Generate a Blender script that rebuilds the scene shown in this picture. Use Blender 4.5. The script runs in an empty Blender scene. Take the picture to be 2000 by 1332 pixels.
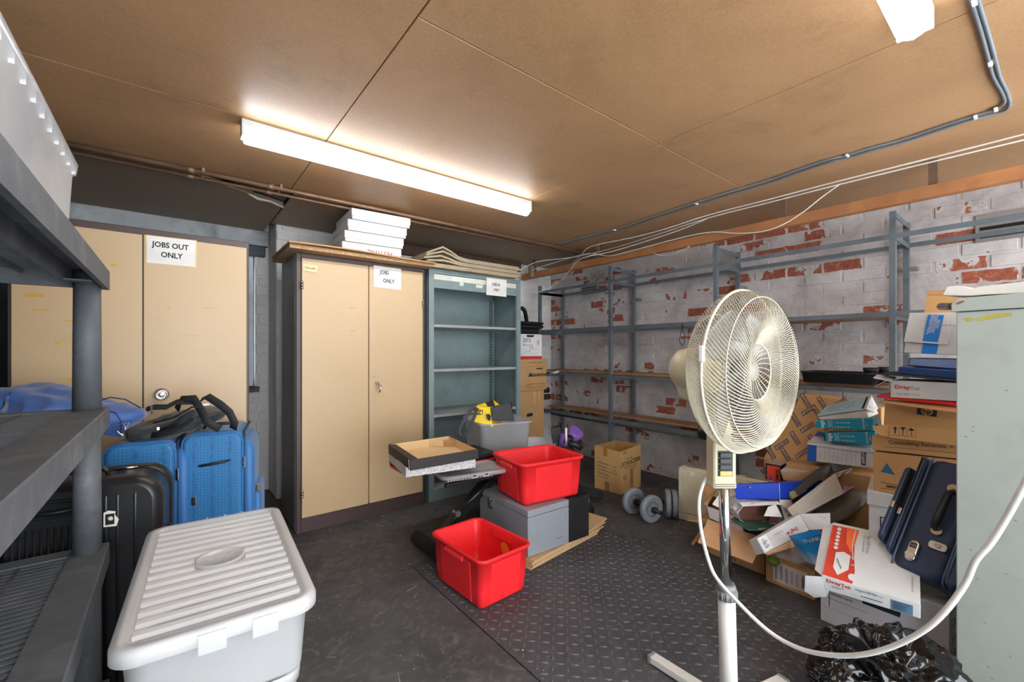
import bpy, math, random
from mathutils import Vector, Matrix, noise

# ------------------------------------------------------------------ camera, world, exposure
SC = bpy.context.scene
COL = SC.collection
YAW = math.radians(38.4); CS, SN = math.cos(YAW), math.sin(YAW)
F, CX, HY, EYE = 838.0, 1000.0, 686.0, 1.19
cam = bpy.data.cameras.new('camera'); co = bpy.data.objects.new('camera', cam); COL.objects.link(co)
co.location = (0, 0, EYE); co.rotation_euler = (math.pi/2, 0, -YAW)
cam.sensor_width = 36; cam.lens = 36*F/2000; cam.shift_y = 20/2000; cam.clip_start = .02
SC.camera = co
w = bpy.data.worlds.new('world'); SC.world = w; w.use_nodes = True
w.node_tree.nodes['Background'].inputs[0].default_value = (.9, .95, 1, 1)
w.node_tree.nodes['Background'].inputs[1].default_value = 3.0
SC.view_settings.view_transform = 'Standard'; SC.view_settings.look = 'None'
SC.view_settings.exposure = 1.42; SC.view_settings.gamma = 1; SC.view_settings.use_curve_mapping = False
LAMP = 8.5      # radiance of the fluorescent diffusers
SC.cycles.max_bounces = 8; SC.cycles.transparent_max_bounces = 24; SC.cycles.diffuse_bounces = 5

# ------------------------------------------------------------------ measuring helpers: photo coordinate + real distance -> room coordinate
def P(x, y, d):
    l = (x-CX)/F*d
    return Vector((l*CS+d*SN, -l*SN+d*CS, EYE-(y-HY)/F*d))
def at(x, y, X=None, Y=None, Z=None):
    u = (x-CX)/F; a = u*CS+SN; b = -u*SN+CS; v = (y-HY)/F
    if X is not None: d = X/a
    elif Y is not None: d = Y/b
    else: d = (EYE-Z)/v
    return Vector((a*d, b*d, EYE-v*d))
def TR(x, y, z, yaw=0, pitch=0, roll=0):
    return Matrix.Translation((x, y, z)) @ Matrix.Rotation(math.radians(yaw), 4, 'Z') @ Matrix.Rotation(math.radians(pitch), 4, 'X') @ Matrix.Rotation(math.radians(roll), 4, 'Y')
def V(*a): return Vector(a)

# ------------------------------------------------------------------ materials
def lin(h):
    h = h.lstrip('#'); r = []
    for i in (0, 2, 4):
        c = int(h[i:i+2], 16)/255
        r.append(c/12.92 if c <= .04045 else ((c+.055)/1.055)**2.4)
    return (*r, 1)
MATS = {}
class NT:
    def __init__(s, name):
        s.m = bpy.data.materials.new(name); s.m.use_nodes = True; s.t = s.m.node_tree
        s.t.nodes.clear(); s.out = s.n('ShaderNodeOutputMaterial')
    def n(s, typ, **k):
        nd = s.t.nodes.new(typ)
        for a, b in k.items():
            if a.startswith('i_'): nd.inputs[a[2:].replace('_', ' ')].default_value = b
            else: setattr(nd, a, b)
        return nd
    def l(s, a, b): s.t.links.new(a, b)
    def noise(s, vec, scale, detail=4, rough=.55, dist=0):
        nd = s.n('ShaderNodeTexNoise'); nd.inputs['Scale'].default_value = scale; nd.inputs['Detail'].default_value = detail
        nd.inputs['Roughness'].default_value = rough; nd.inputs['Distortion'].default_value = dist; s.l(vec, nd.inputs['Vector']); return nd.outputs['Fac']
    def ramp(s, fac, stops):
        nd = s.n('ShaderNodeValToRGB'); el = nd.color_ramp.elements
        while len(el) < len(stops): el.new(.5)
        for e, (p, c) in zip(el, stops): e.position = p; e.color = c if len(c) == 4 else (*c, 1)
        s.l(fac, nd.inputs[0]); return nd.outputs[0]
    def mix(s, fac, a, b, mode='MIX'):
        nd = s.n('ShaderNodeMix', data_type='RGBA', blend_type=mode)
        if isinstance(fac, float): nd.inputs[0].default_value = fac
        else: s.l(fac, nd.inputs[0])
        for i, v in ((6, a), (7, b)):
            if isinstance(v, tuple): nd.inputs[i].default_value = v
            else: s.l(v, nd.inputs[i])
        return nd.outputs[2]
    def math(s, op, a, b=0.0, c=None):
        nd = s.n('ShaderNodeMath', operation=op)
        for i, v in enumerate((a, b) if c is None else (a, b, c)):
            if isinstance(v, (int, float)): nd.inputs[i].default_value = v
            else: s.l(v, nd.inputs[i])
        return nd.outputs[0]
    def bump(s, h, strength, dist=.002, prev=None):
        nd = s.n('ShaderNodeBump'); nd.inputs['Strength'].default_value = strength; nd.inputs['Distance'].default_value = dist
        s.l(h, nd.inputs['Height'])
        if prev: s.l(prev, nd.inputs['Normal'])
        return nd.outputs[0]
BW = lambda v: (v, v, v, 1)
def mat(name, col, rough=.6, metal=0., var=.12, scale=6., bump=.15, bscale=90., spec=.5, dirt=None, dirtamt=.3, dscale=5., emis=None, sheen=0):
    if name in MATS: return MATS[name]
    t = NT(name); tc = t.n('ShaderNodeTexCoord').outputs['Object']
    c = lin(col); b = t.n('ShaderNodeBsdfPrincipled')
    hi = tuple(min(1, x*(1+var)) for x in c[:3])+(1,); lo = tuple(x*(1-var) for x in c[:3])+(1,)
    cc = t.ramp(t.noise(tc, scale), [(.3, lo), (.7, hi)])
    if dirt:
        m = t.ramp(t.noise(tc, dscale, 8, .65, .4), [(.5, BW(0)), (.72, BW(dirtamt))])
        cc = t.mix(m, cc, lin(dirt))
    t.l(cc, b.inputs['Base Color']); b.inputs['Roughness'].default_value = rough; b.inputs['Metallic'].default_value = metal
    b.inputs['Specular IOR Level'].default_value = spec
    if sheen: b.inputs['Sheen Weight'].default_value = sheen
    if bump: t.l(t.bump(t.noise(tc, bscale, 3), bump), b.inputs['Normal'])
    if emis: b.inputs['Emission Color'].default_value = lin(emis[0]); b.inputs['Emission Strength'].default_value = emis[1]
    t.l(b.outputs[0], t.out.inputs[0]); MATS[name] = t.m; return t.m
def clear_mat(name, col, alpha, gloss=.25, trl=.5):
    t = NT(name); d = t.n('ShaderNodeBsdfDiffuse'); d.inputs[0].default_value = lin(col)
    tr = t.n('ShaderNodeBsdfTranslucent'); tr.inputs[0].default_value = lin(col)
    tp = t.n('ShaderNodeBsdfTransparent'); gl = t.n('ShaderNodeBsdfGlossy'); gl.inputs['Roughness'].default_value = gloss
    tc = t.n('ShaderNodeTexCoord').outputs['Object']
    a = t.n('ShaderNodeMixShader'); a.inputs[0].default_value = trl; t.l(d.outputs[0], a.inputs[1]); t.l(tr.outputs[0], a.inputs[2])
    m = t.n('ShaderNodeMixShader'); t.l(a.outputs[0], m.inputs[2]); t.l(tp.outputs[0], m.inputs[1])
    t.l(t.ramp(t.noise(tc, 3, 5), [(.3, BW(alpha*.9)), (.7, BW(min(1, alpha*1.08)))]), m.inputs[0])
    lw = t.n('ShaderNodeLayerWeight'); lw.inputs[0].default_value = .25
    f = t.n('ShaderNodeMixShader'); t.l(t.math('MULTIPLY', lw.outputs[1], .5), f.inputs[0]); t.l(m.outputs[0], f.inputs[1]); t.l(gl.outputs[0], f.inputs[2])
    t.l(f.outputs[0], t.out.inputs[0]); MATS[name] = t.m; return t.m

def ceiling_mat(name, hexa, hexb, dark=False):
    t = NT(name); g = t.n('ShaderNodeNewGeometry').outputs['Position']
    big = t.noise(g, 1.3, 5, .6, .6); fine = t.noise(g, 160, 2)
    c = t.ramp(big, [(.25, lin(hexa)), (.75, lin(hexb))])
    c = t.mix(t.math('MULTIPLY', t.ramp(fine, [(.4, BW(0)), (.75, BW(1))]), .22), c, lin('#d9b98c' if not dark else '#6b5b48'))
    # small blisters and flakes
    vo = t.n('ShaderNodeTexVoronoi'); vo.inputs['Scale'].default_value = 26; t.l(g, vo.inputs['Vector'])
    sp = t.math('LESS_THAN', vo.outputs['Distance'], .085)
    zone = t.ramp(t.noise(g, .9, 2), [(.5, BW(0)), (.62, BW(1))])
    spk = t.math('MULTIPLY', sp, zone)
    c = t.mix(t.math('MULTIPLY', spk, .55), c, lin('#e8d3b0' if not dark else '#8b8577'))
    st = t.ramp(t.noise(g, 2.2, 6, .7, 1.2), [(.55, BW(0)), (.75, BW(.35))])
    c = t.mix(st, c, lin('#6f5640' if not dark else '#2c2f2c'))
    b = t.n('ShaderNodeBsdfPrincipled'); t.l(c, b.inputs['Base Color'])
    t.l(t.ramp(big, [(.3, BW(.42)), (.7, BW(.6))]), b.inputs['Roughness']); b.inputs['Specular IOR Level'].default_value = .35
    h = t.math('ADD', t.math('MULTIPLY', spk, 1.0), t.math('MULTIPLY', t.noise(g, 45, 3), .4))
    t.l(t.bump(h, .35, .002), b.inputs['Normal']); t.l(b.outputs[0], t.out.inputs[0]); MATS[name] = t.m; return t.m

def brick_mat(name, amount, axis='Y', brighten=0.0):
    """old whitewash over red brick; every brick cell keeps its own chance of having shed its paint"""
    t = NT(name); g = t.n('ShaderNodeNewGeometry').outputs['Position']
    sep = t.n('ShaderNodeSeparateXYZ'); t.l(g, sep.inputs[0]); a = sep.outputs[axis]; z = sep.outputs['Z']
    row = t.math('FLOOR', t.math('DIVIDE', z, BH)); odd = t.math('MODULO', row, 2)
    cell = t.math('FLOOR', t.math('ADD', t.math('DIVIDE', a, BL), t.math('MULTIPLY', odd, .5)))
    cv = t.n('ShaderNodeCombineXYZ'); t.l(cell, cv.inputs[0]); t.l(row, cv.inputs[1])
    wn = t.n('ShaderNodeTexWhiteNoise', noise_dimensions='2D'); t.l(cv.outputs[0], wn.inputs['Vector']); rnd = wn.outputs['Value']
    ragged = t.noise(g, 13, 6, .62); patch = t.noise(g, 1.5, 2); med = t.noise(g, 6, 4, .6)
    s = t.math('ADD', t.math('MULTIPLY', rnd, .62), t.math('MULTIPLY', ragged, .75))
    s = t.math('ADD', s, t.math('MULTIPLY', patch, .9)); s = t.math('ADD', s, t.math('MULTIPLY', med, .5))
    # within the brick face, not in the joint
    fz = t.math('FRACT', t.math('DIVIDE', z, BH)); fa = t.math('FRACT', t.math('ADD', t.math('DIVIDE', a, BL), t.math('MULTIPLY', odd, .5)))
    wob = t.math('MULTIPLY', t.math('SUBTRACT', t.noise(g, 30, 3), .5), .22); fz = t.math('ADD', fz, wob); fa = t.math('ADD', fa, t.math('MULTIPLY', wob, .6))
    ins = t.math('MULTIPLY', t.math('LESS_THAN', t.math('ABSOLUTE', t.math('SUBTRACT', fz, .5)), .415), t.math('LESS_THAN', t.math('ABSOLUTE', t.math('SUBTRACT', fa, .5)), .462))
    s = t.math('ADD', s, t.math('MULTIPLY', t.math('SUBTRACT', ins, 1.0), .35))
    m = t.ramp(s, [(min(.98, amount/3), BW(0)), (min(.99, amount/3+.008), BW(1))])
    s3 = t.math('DIVIDE', s, 3.0); m = t.ramp(s3, [(amount/3, BW(0)), (amount/3+.006, BW(1))])
    rim = t.ramp(s3, [(amount/3-.02, BW(0)), (amount/3-.004, BW(1)), (amount/3, BW(0))])
    white = t.ramp(t.noise(g, 3, 8, .7, .5), [(.3, lin('#a49d9d')), (.5, lin('#c6c0bf')), (.72, lin('#dad6d4'))])
    dirt = t.ramp(t.noise(g, 9, 8, .75, 1), [(.56, BW(0)), (.72, BW(.6))])
    stain = t.ramp(t.noise(g, 1.1, 6, .7, 1.5), [(.45, BW(0)), (.7, BW(.5))]); white = t.mix(stain, white, lin('#8f8680')); white = t.mix(dirt, white, lin('#857c77'))
    white = t.mix(brighten, white, lin('#efedea')); white = t.mix(t.math('MULTIPLY', rim, .6), white, lin('#d8d4cd'))  # pale mix stands in for light that does not reach the rear wall
    red = t.ramp(t.noise(g, 40, 5, .7), [(.3, lin('#8a4a38')), (.55, lin('#b0644c')), (.8, lin('#c98b74'))])
    red = t.mix(t.math('MULTIPLY', rnd, .18), red, lin('#5d2f2a'))
    c = t.mix(m, white, red)
    b = t.n('ShaderNodeBsdfPrincipled'); t.l(c, b.inputs['Base Color']); b.inputs['Roughness'].default_value = .85
    h = t.math('SUBTRACT', t.math('MULTIPLY', t.noise(g, 35, 6, .7), .6), t.math('MULTIPLY', m, .8))
    t.l(t.bump(h, .6, .004), b.inputs['Normal']); t.l(b.outputs[0], t.out.inputs[0]); MATS[name] = t.m; return t.m

def rubber_mat(name, base, dust, amt):
    t = NT(name); g = t.n('ShaderNodeNewGeometry').outputs['Position']
    c = t.ramp(t.noise(g, 2.5, 8, .65, .5), [(.3, lin(base)), (.75, lin(dust))])
    c = t.mix(t.ramp(t.noise(g, 11, 6, .7, 2), [(.5, BW(0)), (.75, BW(amt))]), c, lin('#8a8580'))
    vo = t.n('ShaderNodeTexVoronoi'); vo.inputs['Scale'].default_value = 38; t.l(g, vo.inputs['Vector'])
    sp = t.math('MULTIPLY', t.math('LESS_THAN', vo.outputs['Distance'], .05), t.ramp(t.noise(g, 1.7, 3), [(.5, BW(0)), (.6, BW(1))]))
    c = t.mix(sp, c, lin('#cfcac2'))
    b = t.n('ShaderNodeBsdfPrincipled'); t.l(c, b.inputs['Base Color'])
    t.l(t.ramp(t.noise(g, 7, 4), [(.3, BW(.5)), (.7, BW(.75))]), b.inputs['Roughness']); b.inputs['Specular IOR Level'].default_value = .45
    t.l(t.bump(t.noise(g, 120, 4, .7), .25, .001), b.inputs['Normal']); t.l(b.outputs[0], t.out.inputs[0]); MATS[name] = t.m; return t.m

BH, BL = .0835, .232
# ------------------------------------------------------------------ mesh builder
ORG = {}
class MB:
    def __init__(s, M=None): s.v = []; s.f = []; s.sm = []; s.M = M
    def add(s, vs, fs, smooth=False):
        o = len(s.v)
        for p in vs:
            p = Vector(p); s.v.append(s.M @ p if s.M else p)
        for f in fs: s.f.append([i+o for i in f]); s.sm.append(smooth)
        return s
    def box(s, a, b):
        (x0, y0, z0), (x1, y1, z1) = a, b
        return s.add([(x0,y0,z0),(x1,y0,z0),(x1,y1,z0),(x0,y1,z0),(x0,y0,z1),(x1,y0,z1),(x1,y1,z1),(x0,y1,z1)],
                     [(0,3,2,1),(4,5,6,7),(0,1,5,4),(1,2,6,5),(2,3,7,6),(3,0,4,7)])
    def cbox(s, c, d): return s.box([c[i]-d[i]/2 for i in range(3)], [c[i]+d[i]/2 for i in range(3)])
    def hexa(s, b4, t4): return s.add(list(b4)+list(t4), [(0,3,2,1),(4,5,6,7),(0,1,5,4),(1,2,6,5),(2,3,7,6),(3,0,4,7)])
    def prism(s, poly, ext):
        n = len(poly); ext = Vector(ext); poly = [Vector(p) for p in poly]
        return s.add(poly+[p+ext for p in poly], [tuple(range(n)), tuple(range(2*n-1, n-1, -1))]+[(i, (i+1) % n, n+(i+1) % n, n+i) for i in range(n)])
    def cyl(s, p0, p1, r0, r1=None, n=20, smooth=True, caps=True):
        r1 = r0 if r1 is None else r1
        return s.tube([p0, p1], [r0, r1], n, smooth, caps)
    def tube(s, pts, r, n=8, smooth=True, caps=True, flat=None):
        pts = [Vector(p) for p in pts]; k = len(pts)
        rs = r if isinstance(r, (list, tuple)) else [r]*k
        up = None; vs = []
        for i in range(k):
            d = (pts[min(i+1, k-1)]-pts[max(i-1, 0)]).normalized()
            if up is None:
                up = Vector((0, 0, 1)) if abs(d.z) < .9 else Vector((1, 0, 0))
                if flat: up = Vector(flat)
            a = (up-d*up.dot(d))
            a = a.normalized() if a.length > 1e-6 else d.orthogonal().normalized()
            up = a; b = d.cross(a)
            for j in range(n):
                t = 2*math.pi*j/n; vs.append(pts[i]+(a*math.cos(t)+b*math.sin(t))*rs[i])
        fs = [(i*n+j, i*n+(j+1) % n, (i+1)*n+(j+1) % n, (i+1)*n+j) for i in range(k-1) for j in range(n)]
        s.add(vs, fs, smooth)
        if caps:
            o = len(s.v)-len(vs); s.f += [[o+j for j in range(n)][::-1], [o+(k-1)*n+j for j in range(n)]]; s.sm += [False, False]
        return s
    def ribbon(s, pts, w, th, nrm):
        pts = [Vector(p) for p in pts]; vs = []; k = len(pts)
        for i in range(k):
            d = (pts[min(i+1, k-1)]-pts[max(i-1, 0)]).normalized(); nn = Vector(nrm[i] if isinstance(nrm, list) else nrm)
            b = d.cross(nn).normalized(); m = b.cross(d).normalized()
            for x, y in ((-1, -1), (1, -1), (1, 1), (-1, 1)): vs.append(pts[i]+b*x*w/2+m*y*th/2)
        fs = [(i*4+j, i*4+(j+1) % 4, i*4+4+(j+1) % 4, i*4+4+j) for i in range(k-1) for j in range(4)]+[(3,2,1,0), ((k-1)*4, (k-1)*4+1, (k-1)*4+2, (k-1)*4+3)]
        return s.add(vs, fs, True)
    def lathe(s, prof, n=32, smooth=True, M=None, cap=True):
        vs = []
        for r, z in prof:
            for j in range(n):
                t = 2*math.pi*j/n; p = Vector((r*math.cos(t), r*math.sin(t), z)); vs.append(M @ p if M else p)
        k = len(prof); fs = [(i*n+j, i*n+(j+1) % n, (i+1)*n+(j+1) % n, (i+1)*n+j) for i in range(k-1) for j in range(n)]
        s.add(vs, fs, smooth)
        if cap:
            o = len(s.v)-len(vs)
            if prof[0][0] > 1e-4: s.f.append([o+j for j in range(n)]); s.sm.append(False)
            if prof[-1][0] > 1e-4: s.f.append([o+(k-1)*n+j for j in range(n)]); s.sm.append(False)
        return s
    def rings(s, rg, n=5, cap0=True, cap1=True, smooth=True):
        """rg: (w, d, r, z[, cx, cy]) rounded rectangles skinned in order"""
        m = 0; vs = []
        for q in rg:
            w, d, r, z = q[:4]; cx, cy = (q[4], q[5]) if len(q) > 4 else (0, 0); pt = rrect(w, d, r, n); m = len(pt)
            vs += [(x+cx, y+cy, z) for x, y in pt]
        k = len(rg); fs = [(i*m+j, i*m+(j+1) % m, (i+1)*m+(j+1) % m, (i+1)*m+j) for i in range(k-1) for j in range(m)]
        s.add(vs, fs, smooth); o = len(s.v)-len(vs)
        if cap0: s.f.append([o+j for j in range(m)][::-1]); s.sm.append(False)
        if cap1: s.f.append([o+(k-1)*m+j for j in range(m)]); s.sm.append(False)
        return s
    def grid(s, fn, nu, nv, smooth=True, closeu=False):
        vs = [fn(i/(nu if closeu else nu-1), j/(nv-1)) for j in range(nv) for i in range(nu)]
        fs = [(j*nu+i, j*nu+(i+1) % nu, (j+1)*nu+(i+1) % nu, (j+1)*nu+i) for j in range(nv-1) for i in range(nu if closeu else nu-1)]
        return s.add(vs, fs, smooth)
    def build(s, name, m, parent=None, bevel=0., seg=2, label=None, solid=0, kind=None, recalc=True, sub=0):
        if parent is not None: org = ORG[parent.name]
        else:
            xs = [p.x for p in s.v]; ys = [p.y for p in s.v]; zs = [p.z for p in s.v]
            org = Vector(((min(xs)+max(xs))/2, (min(ys)+max(ys))/2, min(zs)))
        me = bpy.data.meshes.new(name); me.from_pydata([p-org for p in s.v], [], s.f)
        for p, q in zip(me.polygons, s.sm): p.use_smooth = q
        if recalc:
            import bmesh
            b = bmesh.new(); b.from_mesh(me); bmesh.ops.recalc_face_normals(b, faces=b.faces); b.to_mesh(me); b.free()
        me.materials.append(m); me.update()
        o = bpy.data.objects.new(name, me); COL.objects.link(o)
        if parent is not None: o.parent = parent
        else: o.location = org
        ORG[o.name] = org
        if solid:
            md = o.modifiers.new('solid', 'SOLIDIFY'); md.thickness = solid; md.offset = 0
        if bevel:
            md = o.modifiers.new('bevel', 'BEVEL'); md.width = bevel; md.segments = seg; md.limit_method = 'ANGLE'; md.angle_limit = math.radians(40)
        if sub:
            md = o.modifiers.new('sub', 'SUBSURF'); md.levels = sub; md.render_levels = sub
        if label: o['label'] = label
        if kind: o['kind'] = kind
        return o
def rrect(w, d, r, n=5):
    r = max(1e-4, min(r, w/2-1e-4, d/2-1e-4)); out = []
    for k, (sx, sy) in enumerate(((1, 1), (-1, 1), (-1, -1), (1, -1))):
        for i in range(n+1):
            t = math.pi/2*(k+i/n); out.append((sx*(w/2-r)+r*math.cos(t), sy*(d/2-r)+r*math.sin(t)))
    return out
def thing(name, label, cat, loc=(0, 0, 0), group=None):
    o = bpy.data.objects.new(name, None); COL.objects.link(o); o.location = loc; o.empty_display_size = .1
    ORG[o.name] = Vector(loc); o['label'] = label; o['category'] = cat
    if group: o['group'] = group
    return o
def tag(o, label, cat, group=None):
    o['label'] = label; o['category'] = cat
    if group: o['group'] = group
    return o
def struct(o): o['kind'] = 'structure'; return o

# text and flat print on a face given by its four corners (tl, tr, br, bl)
TXT = {}
def textmesh(t, bold=False):
    k = (t, bold)
    if k not in TXT:
        cu = bpy.data.curves.new('t', 'FONT'); cu.body = t; cu.size = 1; cu.resolution_u = 2; cu.align_x = 'CENTER'; cu.align_y = 'CENTER'
        if bold: cu.offset = .022
        ob = bpy.data.objects.new('t', cu); me = bpy.data.meshes.new_from_object(ob)
        TXT[k] = ([v.co.copy() for v in me.vertices], [list(p.vertices) for p in me.polygons])
        bpy.data.objects.remove(ob); bpy.data.curves.remove(cu); bpy.data.meshes.remove(me)
    return TXT[k]
def frame(q):
    q = [Vector(p) for p in q]; U = (q[1]-q[0]).normalized(); W = (q[0]-q[3]); W = (W-U*W.dot(U)).normalized(); N = U.cross(W)
    return q, U, W, N
def bil(q, u, v):  # u right, v down
    return q[0].lerp(q[1], u).lerp(q[3].lerp(q[2], u), v)
def lettering(parent, quad, items, m, name='lettering', off=.0012, label=None):
    q, U, W, N = frame(quad); b = MB()
    for it in items:
        t, u, v, h = it[:4]; rot = it[4] if len(it) > 4 else 0; bold = it[5] if len(it) > 5 else False; sx = it[6] if len(it) > 6 else 1
        vs, fs = textmesh(t, bold); o = bil(q, u, v); c, s = math.cos(math.radians(rot)), math.sin(math.radians(rot))
        pts = []
        for p in vs:
            x, y = p.x*h*1.35*sx, p.y*h*1.35; x, y = x*c-y*s, x*s+y*c; pts.append(o+U*x+W*y+N*off)
        b.add(pts, fs)
    return b.build(name, m, parent, recalc=False, label=label)
def patch(parent, quad, polys, m, name='print', off=.0008, label=None, th=0):
    q, U, W, N = frame(quad); b = MB()
    for poly in polys:
        pts = [bil(q, u, v)+N*off for u, v in poly]
        if th: b.prism(pts, N*th)
        else: b.add(pts, [tuple(range(len(pts)))])
    return b.build(name, m, parent, recalc=bool(th), label=label)
def R4(u0, v0, u1, v1): return [(u0, v0), (u0, v1), (u1, v1), (u1, v0)]
def bars(u0, v0, u1, v1, n, fill=.5, vertical=True, seed=0):
    rn = random.Random(seed); out = []
    for i in range(n):
        a = i/n; bw = fill/n*(.6+.8*rn.random())
        if vertical: out.append(R4(u0+(u1-u0)*a, v0, u0+(u1-u0)*(a+bw), v1))
        else: out.append(R4(u0, v0+(v1-v0)*a, u0+(u1-u0)*(.5+.5*rn.random()), v0+(v1-v0)*(a+bw)))
    return out
def face(M, w, d, h, side):
    x, y = w/2, d/2
    q = {'F': [(-x,-y,h),(x,-y,h),(x,-y,0),(-x,-y,0)], 'L': [(-x,y,h),(-x,-y,h),(-x,-y,0),(-x,y,0)],
         'R': [(x,-y,h),(x,y,h),(x,y,0),(x,-y,0)], 'T': [(-x,y,h),(x,y,h),(x,-y,h),(-x,-y,h)], 'B': [(x,y,h),(-x,y,h),(-x,y,0),(x,y,0)]}[side]
    return [M @ Vector(p) for p in q]
def carton(parent, B, T, t, mo, mi, name='wall'):
    """open box from 4 bottom and 4 top corners (same order): outer walls one part, brown inside another"""
    B = [Vector(p) for p in B]; T = [Vector(p) for p in T]; cb = sum(B, Vector())/4; ct = sum(T, Vector())/4
    def inset(L, c, a): return [p+(c-p).normalized()*a*1.4 for p in L]
    Bi, Ti = inset(B, cb, t), inset(T, ct, t); up = (ct-cb).normalized()
    o = MB(); n = 4
    o.add(B+T+Bi+Ti, [(i, (i+1) % 4, 4+(i+1) % 4, 4+i) for i in range(4)]+[(4+i, 4+(i+1) % 4, 12+(i+1) % 4, 12+i) for i in range(4)]+[(0, 3, 2, 1)]+[(8+i, 12+i, 12+(i+1) % 4, 8+(i+1) % 4) for i in range(4)]+[(8, 9, 10, 11)])
    ob = o.build(name, mo, parent)
    i2 = MB(); Bj = [p+up*t for p in inset(B, cb, t*1.15)]; Tj = [p-up*.0005 for p in inset(T, ct, t*1.15)]
    i2.add(Bj+Tj, [(i, 4+i, 4+(i+1) % 4, (i+1) % 4) for i in range(4)]+[(0, 1, 2, 3)])
    i2.build('lining', mi, parent, recalc=False)
    return ob
def plate(q, t):
    """thin board on four or more corners"""
    q = [Vector(p) for p in q]; n = (q[1]-q[0]).cross(q[-1]-q[0]).normalized()*t
    return MB().prism([p-n/2 for p in q], n)
def boxc(M, w, d, h, z0=0):
    x, y = w/2, d/2
    return [M @ Vector(p) for p in ((-x,-y,z0),(x,-y,z0),(x,y,z0),(-x,y,z0))], [M @ Vector(p) for p in ((-x,-y,h),(x,-y,h),(x,y,h),(-x,y,h))]
def pxbox(TL, BL, TR_, BR, X, length, depth, Yp=None):
    """box whose long side faces -X at plane X; left edge exact, right edge stretched to length"""
    a, b, c, d = at(*TL, X=X), at(*BL, X=X), at(*TR_, X=X), at(*BR, X=X)
    c = a+(c-a).normalized()*length; d = b+(d-b).normalized()*length
    e = Vector((depth, 0, 0)); return [a, c, d, b], e
def crumple(c, rad, nu, nv, amp, fr, seed=0, flat=.0, power=2.5, M=None, ridged=True):
    def fn(u, v):
        a = 2*math.pi*u; e = math.pi*(v-.5); cu, su = math.cos(a), math.sin(a); ce, se = math.cos(e), math.sin(e)
        f = lambda x: math.copysign(abs(x)**(2/power), x)
        p = Vector((rad[0]*f(ce)*f(cu), rad[1]*f(ce)*f(su), rad[2]*f(se)))
        q = p*fr+Vector((seed*7.1, seed*3.3, 0)); nn = noise.noise(q)+.5*noise.noise(q*2.3)
        if ridged: nn = (1-2*abs(noise.noise(q)))*.8+(1-2*abs(noise.noise(q*2.1+Vector((5, 5, 5)))))*.5+(1-2*abs(noise.noise(q*4.3+Vector((9, 1, 5)))))*.25-.75
        p += p.normalized()*amp*nn
        if flat and p.z < -rad[2]*flat: p.z = -rad[2]*flat+(p.z+rad[2]*flat)*.05
        p = p+Vector(c) if M is None else M @ p
        return p
    return MB().grid(fn, nu, nv, closeu=True)
# ================================================================== STRUCTURE
CEIL = 2.215; WX = 3.71; BY = 3.90; RY = 4.25; LX = -.74; FY = -1.5; PX_ = .66
m_ceil = ceiling_mat('hardboard', '#9d7854', '#bb9169'); m_dark = ceiling_mat('stained_hardboard', '#86705b', '#9c8468', True)
m_brick = brick_mat('whitewashed_brick', 1.59); m_wback = brick_mat('whitewashed_brick_rear', 2.0, 'X', .6)  # rear copy is paler: the recess's missing light is put into its colour
m_floor = rubber_mat('concrete_floor', '#3a3a3b', '#4b4a49', .5)
m_rub1 = rubber_mat('rubber_smooth', '#3b3c3e', '#575757', .45); m_rub2 = rubber_mat('rubber_chequer', '#404145', '#515256', .25)
m_void = mat('dark_void', '#1c1d1e', .95)
m_blue = mat('dark_blue_paint', '#46505a', .6, dirt='#1d2226', dirtamt=.7, bump=.3)
m_lint = mat('lintel_grey_paint', '#b0b4b6', .7, dirt='#4a4c4c', dirtamt=.6, bump=.3)
m_wall = mat('off_white_wall', '#b7b2a8', .85, dirt='#8b867e')

struct(MB().box((LX-.1, FY-.1, -.14), (WX+.1, RY+.1, -.012)).build('floor', m_floor))
# loose rubber mats laid edge to edge
def rmat(x0, x1, y0, y1, label, m):
    o = MB().box((x0+.003, y0+.003, -.0118), (x1-.003, y1-.003, 0)).build('rubber_mat', m, bevel=.001, seg=1); tag(o, label, 'rubber mat', 'rubber mats covering the floor'); return o
rmat(LX+.01, 1.04, FY+.02, 2.2, 'smooth dark rubber mat under the clear lidded box and suitcases', m_rub1)
ch = rmat(1.04, 2.26, -.3, 2.2, 'chequer plate patterned rubber mat in front of the fan and red crates', m_rub2)
rmat(1.04, 2.26, FY+.02, -.3, 'rubber mat behind the fan towards the camera side', m_rub1)
rmat(2.26, WX-.02, FY+.02, 2.2, 'smooth black rubber mat under the heater and box pile', m_rub1)
rmat(LX+.01, 1.9, 2.2, BY-.02, 'scuffed rubber mat in front of the beige cabinets', m_rub1)
rmat(1.9, WX-.02, 2.2, BY-.02, 'black rubber mat under the tall open carton in the corner', m_rub1)
tp = MB(); pt = .041
for i in range(int(1.2/pt)):
    for j in range(int(2.1/pt)):
        x = 1.055+i*pt+pt/2; y = .08+j*pt+pt/2
        if x > 2.25: continue
        a = math.radians(45 if (i+j) % 2 else -45); L, W_ = .0175, .0058; ca, sa = math.cos(a), math.sin(a)
        r = lambda u, v, z: (x+u*ca-v*sa, y+u*sa+v*ca, z)
        tp.add([r(-L, 0, 0), r(0, -W_, 0), r(L, 0, 0), r(0, W_, 0), r(-L*.45, 0, .003), r(L*.45, 0, .003)], [(0, 1, 4), (1, 5, 4), (1, 2, 5), (2, 3, 5), (3, 4, 5), (3, 0, 4)])
tp.build('raised_tread', mat('worn_tread_rubber', '#5a5b5e', .48, bump=.05), ch, kind='stuff')
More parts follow.
